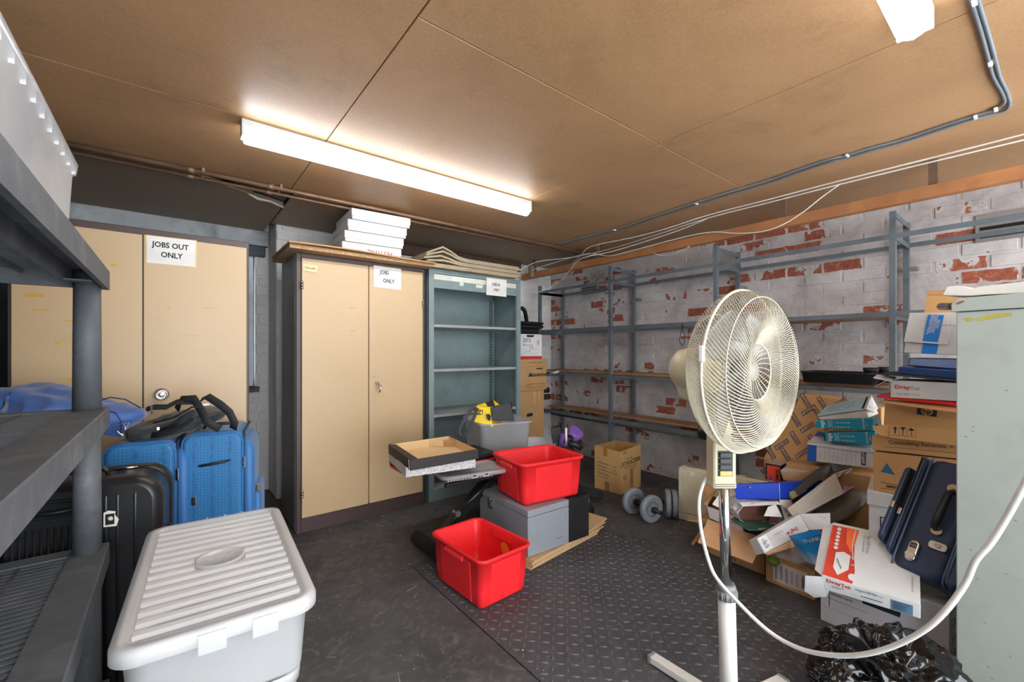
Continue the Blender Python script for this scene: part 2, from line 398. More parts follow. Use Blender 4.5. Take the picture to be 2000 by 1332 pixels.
# grit and paint flakes lying on the mats
rn = random.Random(4); gr = MB()
for k in range(520):
    if k < 300: x, y = rn.uniform(.2, 3.2), rn.uniform(.3, 2.9)
    elif k < 400: x, y = rn.uniform(.65, 2.5), 3.03-abs(rn.gauss(0, .05))
    else: x, y = rn.gauss(2.2, .35), rn.gauss(1.1, .3)
    s = rn.uniform(.001, .0035)*(2 if rn.random() < .05 else 1); a = rn.random()*6.28
    q = [(x+s*math.cos(a+t)*rn.uniform(.6, 1.3), y+s*math.sin(a+t)*rn.uniform(.6, 1.3), .0012) for t in (0, 2.1, 4.2)]
    gr.prism(q, (0, 0, .0008))
for k in range(70):
    x, y = rn.uniform(.4, 2.9), rn.uniform(1.0, 2.9); a = rn.gauss(1.2, .6); L = rn.uniform(.02, .09); w_ = rn.uniform(.0004, .0012); c_, s_ = math.cos(a), math.sin(a)
    if 1.04 < x < 2.26 and y < 2.1: continue
    gr.prism([(x-s_*w_, y+c_*w_, .0008), (x+c_*L-s_*w_*.2, y+s_*L+c_*w_*.2, .0008), (x+c_*L+s_*w_*.3, y+s_*L-c_*w_*.3, .0008), (x+s_*w_, y-c_*w_, .0008)], (0, 0, .0003))
tag(gr.build('floor_debris', mat('paint_flake', '#cfcac2', .8, bump=0), kind='stuff'), 'scattered white paint flakes and grit on the rubber floor', 'debris')

# ---- right wall: whitewashed brick
wr = struct(MB().box((WX+.003, FY, -.012), (WX+.12, RY, CEIL+.1)).build('wall_right', m_brick))
proto = {}
def brickmesh(ly, lz):
    k = (round(ly, 3), round(lz, 3))
    if k not in proto:
        b = .004; y, z = ly/2, lz/2
        me = bpy.data.meshes.new('brick')
        vs = [(.01, -y, -z), (.01, y, -z), (.01, y, z), (.01, -y, z), (0, -y+b, -z+b), (0, y-b, -z+b), (0, y-b, z-b), (0, -y+b, z-b)]
        me.from_pydata(vs, [], [(4, 7, 6, 5), (0, 4, 5, 1), (1, 5, 6, 2), (2, 6, 7, 3), (3, 7, 4, 0)]); me.materials.append(m_brick); proto[k] = me
    return proto[k]
cells = []
for r in range(int((CEIL+.05)/BH)+1):
    z0 = r*BH; z1 = min(z0+BH, CEIL+.02)
    for k in range(-8, 20):
        y0 = (k-.5*(r % 2))*BL; y1 = y0+BL; y0c, y1c = max(y0, FY), min(y1, BY)
        if y1c-y0c < .05: continue
        y = (y0c+y1c)/2; z = (z0+z1)/2; f = WX*SN+y*CS; l = WX*CS-y*SN
        px, py = CX+F*l/max(f, .1), HY-F*(z-EYE)/max(f, .1); vis = f > .5 and px < 2030
        hid = (px > 1870 and py > 600) or (py > 930 and px > 1330) or (px < 1075) or (px > 1700 and py > 770)
        cells.append(((0 if vis else 2)+(1 if hid else 0), f, y, z, y1c-y0c-.011, min(z1, CEIL)-z0-.011))
cells.sort(key=lambda c: (c[0], c[1]))
rest = MB(); rn = random.Random(2)
for i, (vis, f, y, z, ly, lz) in enumerate(cells):
    dx = rn.uniform(-.003, .002)
    if i < 298 and vis == 0:
        o = bpy.data.objects.new('brick', brickmesh(ly, lz)); COL.objects.link(o); o.parent = wr
        o.location = Vector((WX+dx, y, z))-ORG[wr.name]; o.rotation_euler = (rn.uniform(-.006, .006), 0, rn.uniform(-.008, .008)); ORG[o.name] = Vector((WX, y, z))
    else:
        b = .004; hy, hz = ly/2, lz/2; x = WX+dx
        rest.add([(x+.012, y-hy, z-hz), (x+.012, y+hy, z-hz), (x+.012, y+hy, z+hz), (x+.012, y-hy, z+hz), (x, y-hy+b, z-hz+b), (x, y+hy-b, z-hz+b), (x, y+hy-b, z+hz-b), (x, y-hy+b, z+hz-b)],
                 [(4, 7, 6, 5), (0, 4, 5, 1), (1, 5, 6, 2), (2, 6, 7, 3), (3, 7, 4, 0)])
rest.build('remaining_bricks', m_brick, wr, recalc=False, kind='stuff')
# air vents in the brick wall
def vent(y, z, w, h):
    t = thing('air_brick', 'painted cast air vent set in brick wall above the rack, at far right' if y < 1 else 'dark air vent high in brick wall near the corner', 'air vent', (WX, y, z-h/2))
    m = mat('vent_paint', '#8f8987', .8, bump=.3)
    MB().box((WX-.012, y-w/2, z-h/2), (WX+.004, y+w/2, z+h/2)).build('vent_plate', m, t, bevel=.003)
    for i in range(3): MB().box((WX-.014, y-w*.42, z-h*.36+i*h*.28), (WX-.0125, y+w*.42, z-h*.24+i*h*.28)).build('vent_slot', m_void, t)
a = at(1965, 440, X=WX); vent(a.y, a.z, .24, .16)
a = at(1152, 566, X=WX); vent(a.y, a.z, .26, .09)

# ---- rear walls, pillar step, window recess
def backbricks(parent, x0, x1, yy, z0, z1):
    b = MB(); rn = random.Random(int(x0*10)); nz = int((z1-z0)/BH)+1
    for r in range(nz):
        for k in range(int(x0/BL)-1, int(x1/BL)+2):
            a = max(x0, (k-.5*(r % 2))*BL)+.005; c = min(x1, (k+1-.5*(r % 2))*BL)-.005; zz0 = z0+r*BH+.005; zz1 = min(z1, z0+(r+1)*BH)-.005
            if c-a < .03 or zz1-zz0 < .02: continue
            y = yy-.008+rn.uniform(-.002, .003); e = .003
            b.add([(a, yy, zz0), (c, yy, zz0), (c, yy, zz1), (a, yy, zz1), (a+e, y, zz0+e), (c-e, y, zz0+e), (c-e, y, zz1-e), (a+e, y, zz1-e)],
                  [(4, 5, 6, 7), (0, 1, 5, 4), (1, 2, 6, 5), (2, 3, 7, 6), (3, 0, 4, 7)])
    b.build('painted_bricks', m_wback, parent, recalc=False, kind='stuff')
wb = struct(MB().box((PX_, BY, -.012), (WX+.1, RY+.1, CEIL+.1)).build('wall_back', m_wback, bevel=.012, seg=3)); backbricks(wb, PX_, WX, BY, 0, CEIL)
wn = MB(); WZ0, WZ1, WXa, WXb = .89, 2.06, -.5, .56
wn.box((LX-.1, RY, -.012), (WXa, RY+.14, CEIL+.1)); wn.box((WXb, RY, -.012), (PX_+.02, RY+.14, CEIL+.1)); wn.box((WXa, RY, -.012), (WXb, RY+.14, WZ0)); wn.box((WXa, RY, WZ1), (WXb, RY+.14, CEIL+.1))
wrc = struct(wn.build('wall_back', m_wback)); backbricks(wrc, WXb, PX_, RY, 0, CEIL); backbricks(wrc, LX, WXb-.001, RY, 0, WZ0-.02)
win = thing('window_1', 'narrow blocked window beside the left beige cabinet', 'window', (.03, RY+.08, WZ0)); del win['category']; struct(win)
fr = MB()
for a, b_ in (((WXa, WZ0), (WXa+.05, WZ1)), ((WXb-.012, WZ0), (WXb, WZ1)), ((WXa+.05, WZ0), (WXb-.05, WZ0+.05)), ((WXa+.05, WZ1-.16), (WXb-.05, WZ1))): fr.box((a[0], RY+.05, a[1]), (b_[0], RY+.1, b_[1]))
fr.build('window_frame', m_blue, win, bevel=.004)
MB().box((WXa+.002, RY+.03, WZ0+.002), (WXb-.0125, RY+.04, WZ1-.002)).build('pane', mat('frosted_pane', '#cdd6dc', .35, dirt='#6d7478'), win)
MB().box((WXa-.02, RY-.02, WZ0-.05), (WXb+.03, RY+.1, WZ0)).build('window_sill', mat('sooty_sill', '#6b6562', .9, dirt='#2c2927', dirtamt=.9, bump=.5), win, bevel=.006)
struct(MB().box((LX, RY-.07, 2.085), (PX_-.01, RY, CEIL)).build('trim_1', m_lint, bevel=.006))
struct(MB().box((LX, RY-.05, 2.0), (PX_-.03, RY, 2.084)).build('trim_2', m_blue, bevel=.006))
struct(MB().box((LX-.1, FY, -.012), (LX, RY, CEIL+.1)).build('wall_left', m_blue))
# soot and cobweb crack line at the pillar
# ---- ceiling boards with recessed joints
ce = struct(MB().box((LX-.1, FY-.1, CEIL+.09), (WX+.1, RY+.1, CEIL+.2)).build('ceiling', m_void))
def panel(x0, x1, y0, y1, m=m_ceil, g=.0022, dz=0):
    return MB().box((x0+g, y0+g, CEIL+dz), (x1-g, y1-g, CEIL+.012+dz)).build('panel', m, ce, bevel=.0015, seg=1)
for r in ((LX, .59, FY, -.3), (LX, .59, -.3, .95), (LX, .59, .95, 2.195), (LX, .59, 2.195, 3.03), (.59, 1.89, FY, .1), (.59, 1.89, .1, 1.21), (.59, 1.89, 1.21, 2.2), (.59, 1.89, 2.2, 3.03),
          (1.89, 2.82, FY, 1.215), (1.89, 2.82, 1.215, 3.03), (2.82, WX, FY, 1.5), (2.82, WX, 1.5, 3.03)): panel(*r)
panel(.62, 1.9, 3.05, BY, m_dark); panel(1.9, 2.8, 3.05, BY, m_dark); panel(2.8, WX, 3.05, BY, m_dark)
hole = [(LX, 3.045), (.0, 3.05), (.22, 3.12), (.40, 3.20), (.42, 3.24), (.50, 3.27), (.56, 3.30), (.61, 3.33), (.61, RY), (LX, RY)]
MB().prism([(x, y, CEIL-.004) for x, y in hole], (0, 0, .014)).build('panel', m_dark, ce, label='dark ceiling board with a broken edge by the copper pipes')
MB().tube([(.05, 3.075, CEIL-.006), (.22, 3.125, CEIL-.008), (.40, 3.205, CEIL-.012)], .005, 5).build('torn_edge', mat('raw_board_edge', '#c39f72', .9), ce)
MB().tube([(.385, 3.205, CEIL-.014), (.44, 3.25, CEIL-.02), (.52, 3.28, CEIL-.014), (.605, 3.335, CEIL-.018)], [.006, .011, .008, .012], 6).build('torn_edge', mat('torn_plaster', '#cfc6b8', .9, bump=.6), ce)
MB().box((.30, 3.06, CEIL+.03), (.62, 3.45, CEIL+.085)).build('broken_plaster', mat('old_plaster', '#77706a', .9, dirt='#2a2a2a', dirtamt=.8, bump=.6), ce)
# roof joist end and packers by the corner
struct(MB().box((1.6, BY-.06, CEIL-.10), (3.18, BY, CEIL-.002)).build('trim_3', mat('old_brown_timber', '#4c3a2e', .85, bump=.4)))

# ================================================================== LIGHTS
m_white = mat('white_enamel', '#d9dbda', .4, bump=.02); m_wplastic = mat('white_plastic', '#e6e5e0', .4, bump=.03)
m_lamp = mat('lit_diffuser', '#ffffff', .5, emis=('#f5f9ff', LAMP), bump=0)
def fitting(x0, x1, y, label, wd=.07, hb=.035, hd=.062, rnd=False, lamp=None):
    t = thing('strip_light', label, 'light', ((x0+x1)/2, y, CEIL), 'fluorescent strip lights on the ceiling')
    MB().box((x0, y-wd/2, CEIL-hb), (x1, y+wd/2, CEIL)).build('body', m_white, t, bevel=.003)
    prof = [(-wd*.46, CEIL-hb), (-wd*.46, CEIL-hb-hd*.55), (-wd*.33, CEIL-hb-hd*.9), (0, CEIL-hb-hd), (wd*.33, CEIL-hb-hd*.9), (wd*.46, CEIL-hb-hd*.55), (wd*.46, CEIL-hb)]
    MB().prism([(x0+.012, y+a, z) for a, z in prof], (x1-x0-.024, 0, 0)).build('diffuser', lamp or m_lamp, t, bevel=.008 if not rnd else .025, seg=3)
    for xa in (x0, x1-.012): MB().box((xa, y-wd/2, CEIL-hb-hd*.6), (xa+.012, y+wd/2, CEIL-hb)).build('end_cap', m_white, t, bevel=.003)
fitting(.24, 1.925, 2.245, 'long fluorescent strip light above the beige cabinets')
fitting(.08, 1.775, .262, 'fluorescent strip light cut off by the top edge at right', .085, .03, .06, True, mat('lit_diffuser_dimmed', '#ffffff', .5, emis=('#f5f9ff', LAMP*.55), bump=0))  # tube set dimmer than the first so the fan below does not burn out

# ================================================================== PIPES, CABLES, BEAM
m_cop = mat('old_copper', '#8f6d55', .5, .45, var=.2, dirt='#4d3c30', dirtamt=.6)
def pipe(y, z, x0, x1, r, label):
    t = thing('copper_pipe', label, 'pipe', ((x0+x1)/2, y, z-r))
    MB().tube([(x0, y, z), (x1, y, z)], r, 12).build('tube', m_cop, t)
    for x in (.08, .47):
        MB().tube([(x-.018, y, z), (x+.018, y, z)], r*1.35, 12).build('coupling', m_cop, t)
        MB().box((x+.05, y-r*1.3, z), (x+.065, y+r*1.3, CEIL+.002)).build('clip', m_cop, t, bevel=.002)
pipe(2.965, CEIL-.022, LX+.002, WX-.01, .0135, 'upper copper pipe running along the ceiling, nearer the long light')
pipe(3.045, CEIL-.03, LX+.002, WX-.4, .011, 'thinner copper pipe along the ceiling next to the dark boards')
m_gcab = mat('grey_cable', '#747f86', .5, bump=.05); m_wcab = mat('white_cable', '#dedbd5', .5, bump=.02)
def cable(pts, r, m, name, label, cat='cable', group=None, n=6, sm=3):
    ps = [Vector(p) for p in pts]; out = []
    for i in range(len(ps)-1):
        p0, p1, p2, p3 = ps[max(i-1, 0)], ps[i], ps[i+1], ps[min(i+2, len(ps)-1)]
        for k in range(sm):
            t = k/sm; out.append(.5*((2*p1)+(p2-p0)*t+(2*p0-5*p1+4*p2-p3)*t*t+(3*p1-p0-3*p2+p3)*t**3))
    out.append(ps[-1]); b = MB().tube(out, r, n)
    if name is None: return b
    return tag(b.build(name, m), label, cat, group)
def cpath(pix, Z, dz=None): return [at(x, y, Z=Z-(dz[i] if dz else 0)) for i, (x, y) in enumerate(pix)]
zc = CEIL-.008
ga = [(1890, -30), (1900, 10), (1917, 65), (1931, 115), (1940, 150), (1958, 182), (1962, 200), (1945, 213), (1905, 226), (1850, 243), (1760, 273), (1690, 292), (1655, 303), (1620, 311), (1560, 331), (1500, 352), (1400, 382), (1300, 414), (1200, 447), (1118, 468), (1085, 478)]
gb = [(x+(13 if i < 5 else 10 if i < 8 else 0), y+(0 if i < 6 else 6)) for i, (x, y) in enumerate(ga)]
g1 = cable(cpath(ga, zc), .006, m_gcab, 'grey_cable', 'left-hand grey ceiling cable of the pair clipped beside the right-hand light')
g2 = cable(cpath(gb, zc), .006, m_gcab, 'grey_cable', 'right-hand grey ceiling cable of the pair clipped beside the right-hand light')
for x, y in ((1903, 4), (1934, 124), (1945, 214), (1905, 229), (1655, 304), (1360, 398), (1200, 449)):
    p = at(x, y, Z=CEIL-.012); MB().cbox(p, (.034, .012, .01)).build('clip', m_wplastic, g1, bevel=.002)
m_timb = mat('pine_timber', '#a97248', .6, var=.25, scale=3, bump=.2, dirt='#7a4523', dirtamt=.5)
bt = thing('timber_batten', 'long orange pine batten fixed under the ceiling along the brick wall', 'timber', (3.2, 1.3, 2.01))
MB().box((3.17, FY+.01, 2.012), (3.22, BY-.07, 2.078)).build('batten', m_timb, bt, bevel=.002)
for y in (3.62, 2.72, 1.12, .4, -.5): MB().box((3.185, y-.018, 2.078), (3.21, y+.018, CEIL-.0005)).build('packer', mat('dark_packer', '#6d5442', .85), bt)
MB().box((3.12, 3.60, 2.02), (3.169, 3.64, 2.14)).build('packer', mat('grey_timber', '#8f7556', .8), bt)
CG = 'white cables slung across the ceiling'
cable([at(x, y, Z=CEIL-.06) for x, y in ((2040, 250), (2000, 262), (1820, 308), (1625, 357), (1500, 390), (1383, 420))]+[at(x, y, Z=2.13) for x, y in ((1300, 447), (1230, 465), (1155, 481))]+[at(1135, 498, Z=2.10), at(1103, 528, Z=2.05), at(1070, 547, Z=2.0), at(1042, 552, Z=1.98), at(1019, 552, Z=1.96)], .0042, m_wcab, 'white_cable', 'white cable hanging lower of two that drop beside the grey shelf cabinet', group=CG)
cable([at(x, y, Z=CEIL-.065) for x, y in ((2040, 262), (2000, 273), (1820, 316), (1640, 360), (1500, 396), (1385, 425))]+[at(x, y, Z=2.13) for x, y in ((1290, 456), (1200, 484), (1133, 500))]+[at(1090, 506, Z=2.13), at(1050, 511, Z=2.12), at(1015, 527, Z=2.05), at(983, 542, Z=1.98)], .0042, m_wcab, 'white_cable', 'upper white ceiling cable ending on top of the grey shelf cabinet', group=CG)
cable([at(x, y, X=3.14) for x, y in ((1640, 360), (1605, 385), (1570, 413), (1530, 438), (1490, 452), (1440, 456), (1395, 453), (1340, 462), (1240, 488), (1190, 500), (1150, 495), (1100, 508), (1060, 520), (1035, 530))], .0042, m_wcab, 'white_cable', 'white cable sagging across the front of the pine batten', group=CG)
cable([at(1385, 425, Z=2.15), at(1320, 452, Z=2.12), at(1200, 490, Z=2.08), at(1135, 505, Z=2.05), at(1110, 532, Z=1.98), at(1085, 556, Z=1.9), at(1060, 568, Z=1.84), at(1036, 573, Z=1.82)], .0042, m_wcab, 'white_cable', 'lowest white cable curving down in front of the rack corner', group=CG)
cable([at(x, y, X=3.16) for x, y in ((1275, 495), (1300, 499), (1325, 492), (1347, 481))], .003, m_wcab, 'white_cable', 'short loop of white cable under the pine batten', group=CG)

# ================================================================== RACK along the brick wall
m_rack = mat('grey_blue_angle_iron', '#69737a', .5, .3, dirt='#3c4348', dirtamt=.6, bump=.1); m_ply = mat('plywood_edge', '#a07a56', .7, var=.2)
RA, RB = 3.265, 3.63; rack = thing('shelving_rack', 'tall grey angle-iron shelving rack along the whitewashed brick wall', 'shelving rack', (3.45, 1.6, 0))
ys = [at(1053, 600, X=RA).y, at(1191, 600, X=RA).y, at(1397, 600, X=RA).y, at(1743, 600, X=RA).y, -.46]
for i, y in enumerate(ys):
    for X in (RA, RB):
        h = 2.0 if i else 1.93
        MB().box((X-.003, y-.014, .002), (X, y+.014, h)).box((X, y-.014, .002), (X+.03, y-.011, h)).build('post', m_rack, rack)
    for z in (1.86, 1.985 if i else 1.86, 1.405, .935, .515): MB().box((RA, y-.018, z-.03), (RB, y-.014, z)).build('cross_bar', m_rack, rack)
for z, nm in ((1.868, 0), (1.42, 1), (.965, 2), (.545, 3)):
    for X in (RA-.004, RB-.004): MB().box((X-.003, ys[4], z-.028), (X, ys[0], z)).box((X, ys[4], z-.003), (X+.03, ys[0], z)).build('rail', m_rack, rack)
for i in range(4):
    ya, yb = ys[i+1]+.02, ys[i]-.02
    if i in (0, 1): MB().box((RA+.01, ya, 1.421), (RA+.15, yb, 1.428)).build('shelf_board', m_rack, rack)
    else: MB().box((RA+.02, ya, 1.395), (RB, yb, 1.415)).build('shelf_board', m_ply, rack)
    MB().box((RA+.09, ya-.02, .966), (RB-.03, yb+.02, .984)).build('shelf_board', m_ply, rack)
    MB().box((RA+.15, ya-.02, .548), (RB-.03, yb+.02, .566)).build('shelf_board', m_ply, rack)
for i in (1, 2, 3):
    MB().box((RB, ys[i]-.05, 1.70), (WX-.001, ys[i]+.01, 1.72)).build('wall_bracket', mat('galvanised', '#9b9c98', .4, .8), rack)
tp_ = MB().tube([(RA+.09, .7, .505), (RA+.09, 3.5, .505)], .03, 14); tag(tp_.build('waste_pipe', mat('grimy_pipe', '#8b8681', .7, dirt='#403a36', dirtamt=.9, bump=.3)), 'grimy grey pipe along the bottom shelf of the rack', 'pipe')
o = cable([at(1334, 632, X=RA-.01), at(1330, 650, X=RA-.01), at(1327, 664, X=RA-.01), at(1333, 676, X=RA-.01), at(1338, 660, X=RA-.01), at(1334, 645, X=RA-.01), at(1334, 632, X=RA-.02)], .0025, m_void, 'wire_loop', 'small black wire loop hanging from the middle rack rail')
q0 = at(1375, 850, X=3.24)
ht = thing('rope_handle', 'black ribbed handle with cord loop hung on the rack behind the fan', 'handle', (q0.x, q0.y, q0.z-.03))
MB().tube([at(1366, 847, X=3.235), at(1410, 862, X=3.235)], .025, 12).build('grip', m_void, ht)
for i in range(5): MB().tube([at(1370+i*8, 848.5+i*2.6, X=3.235), at(1372+i*8, 849.5+i*2.6, X=3.235)], .029, 12).build('rib', m_void, ht)
cable([at(1364, 846, X=3.22), at(1364, 835, X=3.22), at(1376, 822, X=3.22), at(1384, 828, X=3.22), at(1392, 845, X=3.22)], .004, m_void, None, '').build('cord', m_void, ht)
MB().lathe([(.0, -.012), (.012, -.008), (.014, 0), (.012, .008), (0, .012)], 12, M=Matrix.Translation(at(1377, 822, X=3.25))).build('toggle', m_void, ht)
# ================================================================== CABINETS
m_beige = mat('beige_enamel', '#c6a981', .38, var=.03, scale=1.5, bump=.02, dirt='#b39a6c', dirtamt=.12, dscale=14); m_brown = mat('brown_enamel', '#4b3a36', .42, var=.06, bump=.03, dirt='#2f2624')
m_teal = mat('grey_green_enamel', '#7d8d8d', .42, var=.05, bump=.03, dirt='#4f6361', dirtamt=.4); m_chrome = mat('chrome', '#d8d8d8', .12, 1., bump=0); m_steel = mat('worn_steel', '#a7a39a', .3, .9, bump=.05)
m_paper = mat('white_paper', '#e6e3dd', .8, bump=.05); m_ink = mat('black_marker', '#22242a', .8, bump=0); m_tape = mat('old_tape', '#cfa13f', .6); m_masking = mat('masking_tape', '#d9c391', .7)
def doorpanel(x0, x1, z0, z1, y, parent, nm='door'): return MB().box((x0, y-.02, z0), (x1, y, z1)).build(nm, m_beige, parent, bevel=.003)
# left cabinet
lc = thing('metal_cabinet', 'beige two-door steel cabinet at left with round knob and taped sign', 'cabinet', (-.12, 3.25, 0))
MB().box((-.6, 3.02, .0), (.365, 3.46, 1.848)).build('carcass', m_brown, lc, bevel=.003)
d = doorpanel(-.585, -.123, .08, 1.808, 3.02, lc); d2 = doorpanel(-.118, .35, .08, 1.808, 3.015, lc)
k = at(316, 770, Y=2.99); K = Matrix.Translation((k.x, 2.995, k.z)) @ Matrix.Rotation(math.pi/2, 4, 'X')
kb = MB().lathe([(.034, 0), (.034, .004), (.028, .012), (.018, .016), (.018, .02), (.026, .028), (.027, .04), (.024, .045), (.021, .043), (.018, .041)], 28, M=K).build('door_knob', m_chrome, d2); MB().lathe([(.018, .040), (.012, .0425), (.003, .0425)], 20, M=K).build('lock_core', m_steel, d2)
def tapes(px, Y, parent):
    b = MB()
    for x, y, ww, hh in px:
        q = [at(x, y, Y=Y), at(x+ww, y+.5, Y=Y), at(x+ww, y+hh, Y=Y), at(x, y+hh-.5, Y=Y)]; b.prism(q, (0, .0004, 0))
    b.build('tape_residue', m_tape, parent)
tapes([(44, 552, 47, 3), (45, 555, 5, 4), (48, 573, 38, 7), (62, 603, 32, 4), (126, 625, 25, 3), (190, 610, 18, 2), (216, 515, 12, 6), (107, 667, 10, 6), (117, 668, 30, 2), (130, 738, 14, 8), (165, 690, 30, 1)], 2.9985, lc)
tapes([(396, 601, 30, 1.5), (326, 599, 8, 3), (330, 655, 70, 1)], 2.9935, lc)
def sign(q, Y, label, lines, name='paper_sign', frame_m=None, h=.05, m=None):
    q = [at(x, y, Y=Y) for x, y in q]; c = sum(q, Vector())/4
    t = thing(name, label, 'sign', (c.x, Y, min(p.z for p in q)))
    if frame_m: e = 1.05; plate([c+(p-c)*1.06 for p in q], .0008).build('tape_border', frame_m, t)
    qq = [p+V(0, -.0012, 0) for p in q]; plate(qq, .0008).build('sheet', m or m_paper, t)
    lettering(t, [p+V(0, -.0006, 0) for p in qq], lines, m_ink)
    return t
sign([(286.5, 460), (382, 471), (381.5, 521.5), (287, 512.5)], 2.9935, 'JOBS OUT ONLY handwritten sign taped to the left beige cabinet', [('JOBS OUT', .48, .3, .03, -1, True, .85), ('ONLY', .5, .66, .03, -1, True, .85)], frame_m=m_masking)
# brown cabinet
bc = thing('metal_cabinet', 'brown-framed steel cabinet with two beige doors and curved handle, between the others', 'cabinet', (1.09, 3.28, 0))
MB().box((.632, 3.07, 0), (1.547, 3.5, 1.83)).build('carcass', m_brown, bc, bevel=.004)
MB().box((.6285, 3.075, .01), (.6318, 3.495, 1.825)).build('side_panel', mat('side_reflection_grey', '#77716f', .45, dirt='#4a4442'), bc); MB().box((.632, 3.05, 0), (.66, 3.07, 1.83)).box((1.53, 3.05, 0), (1.547, 3.07, 1.83)).box((.66, 3.05, 1.803), (1.53, 3.07, 1.83)).box((.66, 3.05, 0), (1.53, 3.07, .095)).build('frame', m_brown, bc, bevel=.002)  # thin grey sheet added: the reflection on the brown side is its colour
dA = doorpanel(.663, 1.101, .1, 1.800, 3.06, bc); dB = doorpanel(1.107, 1.527, .1, 1.800, 3.062, bc)
for x, z in ((.663, 1.62), (.663, .26), (1.528, 1.56)):
    for k in range(3): MB().cyl((x, 3.035, z-.024+k*.018), (x, 3.035, z-.010+k*.018), .009, n=12).build('hinge', m_steel, dA if x < 1 else dB)
h = at(737, 748, Y=3.03); hb = MB().tube([(h.x, 3.04, h.z), (h.x, 3.005, h.z), (h.x+.01, 2.995, h.z-.015), (h.x+.012, 2.99, h.z-.04), (h.x-.002, 2.99, h.z-.066)], [.012, .009, .008, .007, .004], 10).build('door_handle', m_chrome, dB)
l_ = at(734, 735, Y=3.04)
for dx, r in ((-.02, .004), (0, .009), (.021, .004)): MB().cyl((l_.x+dx, 3.042, l_.z), (l_.x+dx, 3.034, l_.z), r, n=12).build('lock' if dx == 0 else 'screw', m_steel, dB)
tapes([(611, 601, 60, 1), (682, 600, 12, 3), (684, 645, 9, 3), (615, 648, 60, .7)], 3.0395, bc)
sign([(729.5, 518), (783.5, 525.5), (783, 566.5), (729.5, 560)], 3.0405, 'JOBS ONLY handwritten sign on the brown-framed cabinet', [('JOBS', .38, .28, .03, 0, True, .8), ('ONLY', .54, .66, .03, 0, True, .8)], frame_m=None)
sign([(592, 515.5), (620.5, 519.5), (619, 533), (591, 528)], 3.038, 'small cream CELLAR label at top of the brown-framed cabinet', [('CELLAR', .48, .5, .014)], name='taped_label', m=mat('cream_label', '#e2cf9f', .7))
# grey green shelf cabinet
gx0, gx1, gy, gh = 1.585, 2.52, 3.05, 1.845
gc = thing('shelf_cabinet', 'open grey-green steel shelf cabinet, empty, right of the beige cabinets', 'cabinet', ((gx0+gx1)/2, 3.28, 0))
MB().box((gx0, gy, 0), (gx0+.045, gy+.03, gh-.035)).box((gx0, gy+.03, 0), (gx0+.004, gy+.45, gh-.035)).build('side_panel', m_teal, gc, bevel=.002)
MB().box((gx1-.045, gy, 0), (gx1, gy+.03, gh-.035)).box((gx1-.004, gy+.03, 0), (gx1, gy+.45, gh-.035)).build('side_panel', m_teal, gc, bevel=.002)
MB().box((gx0, gy, gh-.035), (gx1, gy+.45, gh)).build('top', m_teal, gc, bevel=.003)
MB().box((gx0+.004, gy+.44, .0), (gx1-.004, gy+.45, gh-.035)).build('back_panel', m_teal, gc)
MB().box((gx0+.045, gy+.005, 0), (gx1-.045, gy+.02, .09)).build('plinth', m_teal, gc)
MB().box((gx0+.045, gy+.012, 1.765), (gx1-.045, gy+.02, 1.807)).build('pale_strip', mat('pale_strip', '#d3d5c6', .6, dirt='#aeb0a0'), gc)
MB().box((gx0+.045, gy+.006, 1.695), (gx1-.045, gy+.014, 1.764)).build('fascia', m_teal, gc, bevel=.002)
for x in (gx0+.05, gx1-.012):
    MB().box((x-.03 if x > 2 else x, gy+.40, .1), (x if x > 2 else x+.02, gy+.438, 1.69)).build('shelf_track', m_teal, gc)
tr = MB()
for z in range(60): tr.box((gx1-.0425, gy+.399, .13+z*.026), (gx1-.0385+.012, gy+.3995, .139+z*.026))
tr.build('track_slot', m_void, gc, kind='stuff')
for z in (1.405, 1.047, .682, .33, .1):
    MB().box((gx0+.047, gy+.012, z-.022), (gx1-.047, gy+.43, z)).build('shelf', mat('pale_shelf', '#9aa19f', .4, dirt='#7a8280'), gc, bevel=.002)
b_ = MB()
for x, y, w_, h_ in ((897, 551, 9, 8), (903, 533, 5, 6), (929, 556, 14, 7)): b_.prism([at(x, y, Y=gy+.0045), at(x+w_, y+1, Y=gy+.0045), at(x+w_-1, y+h_, Y=gy+.0045), at(x+1, y+h_-1, Y=gy+.0045)], (0, -.001, 0))
b_.build('tape_scrap', mat('pale_tape', '#cfd3c4', .6), gc)
sign([(950, 541.8), (989.3, 547), (988.7, 580), (949.7, 575.8)], gy-.002, 'JOBS IN ONLY handwritten sign on the grey-green shelf cabinet', [('JOBS IN', .47, .36, .026, 0, True, .72), ('ONLY', .5, .66, .026, 0, True, .72)])

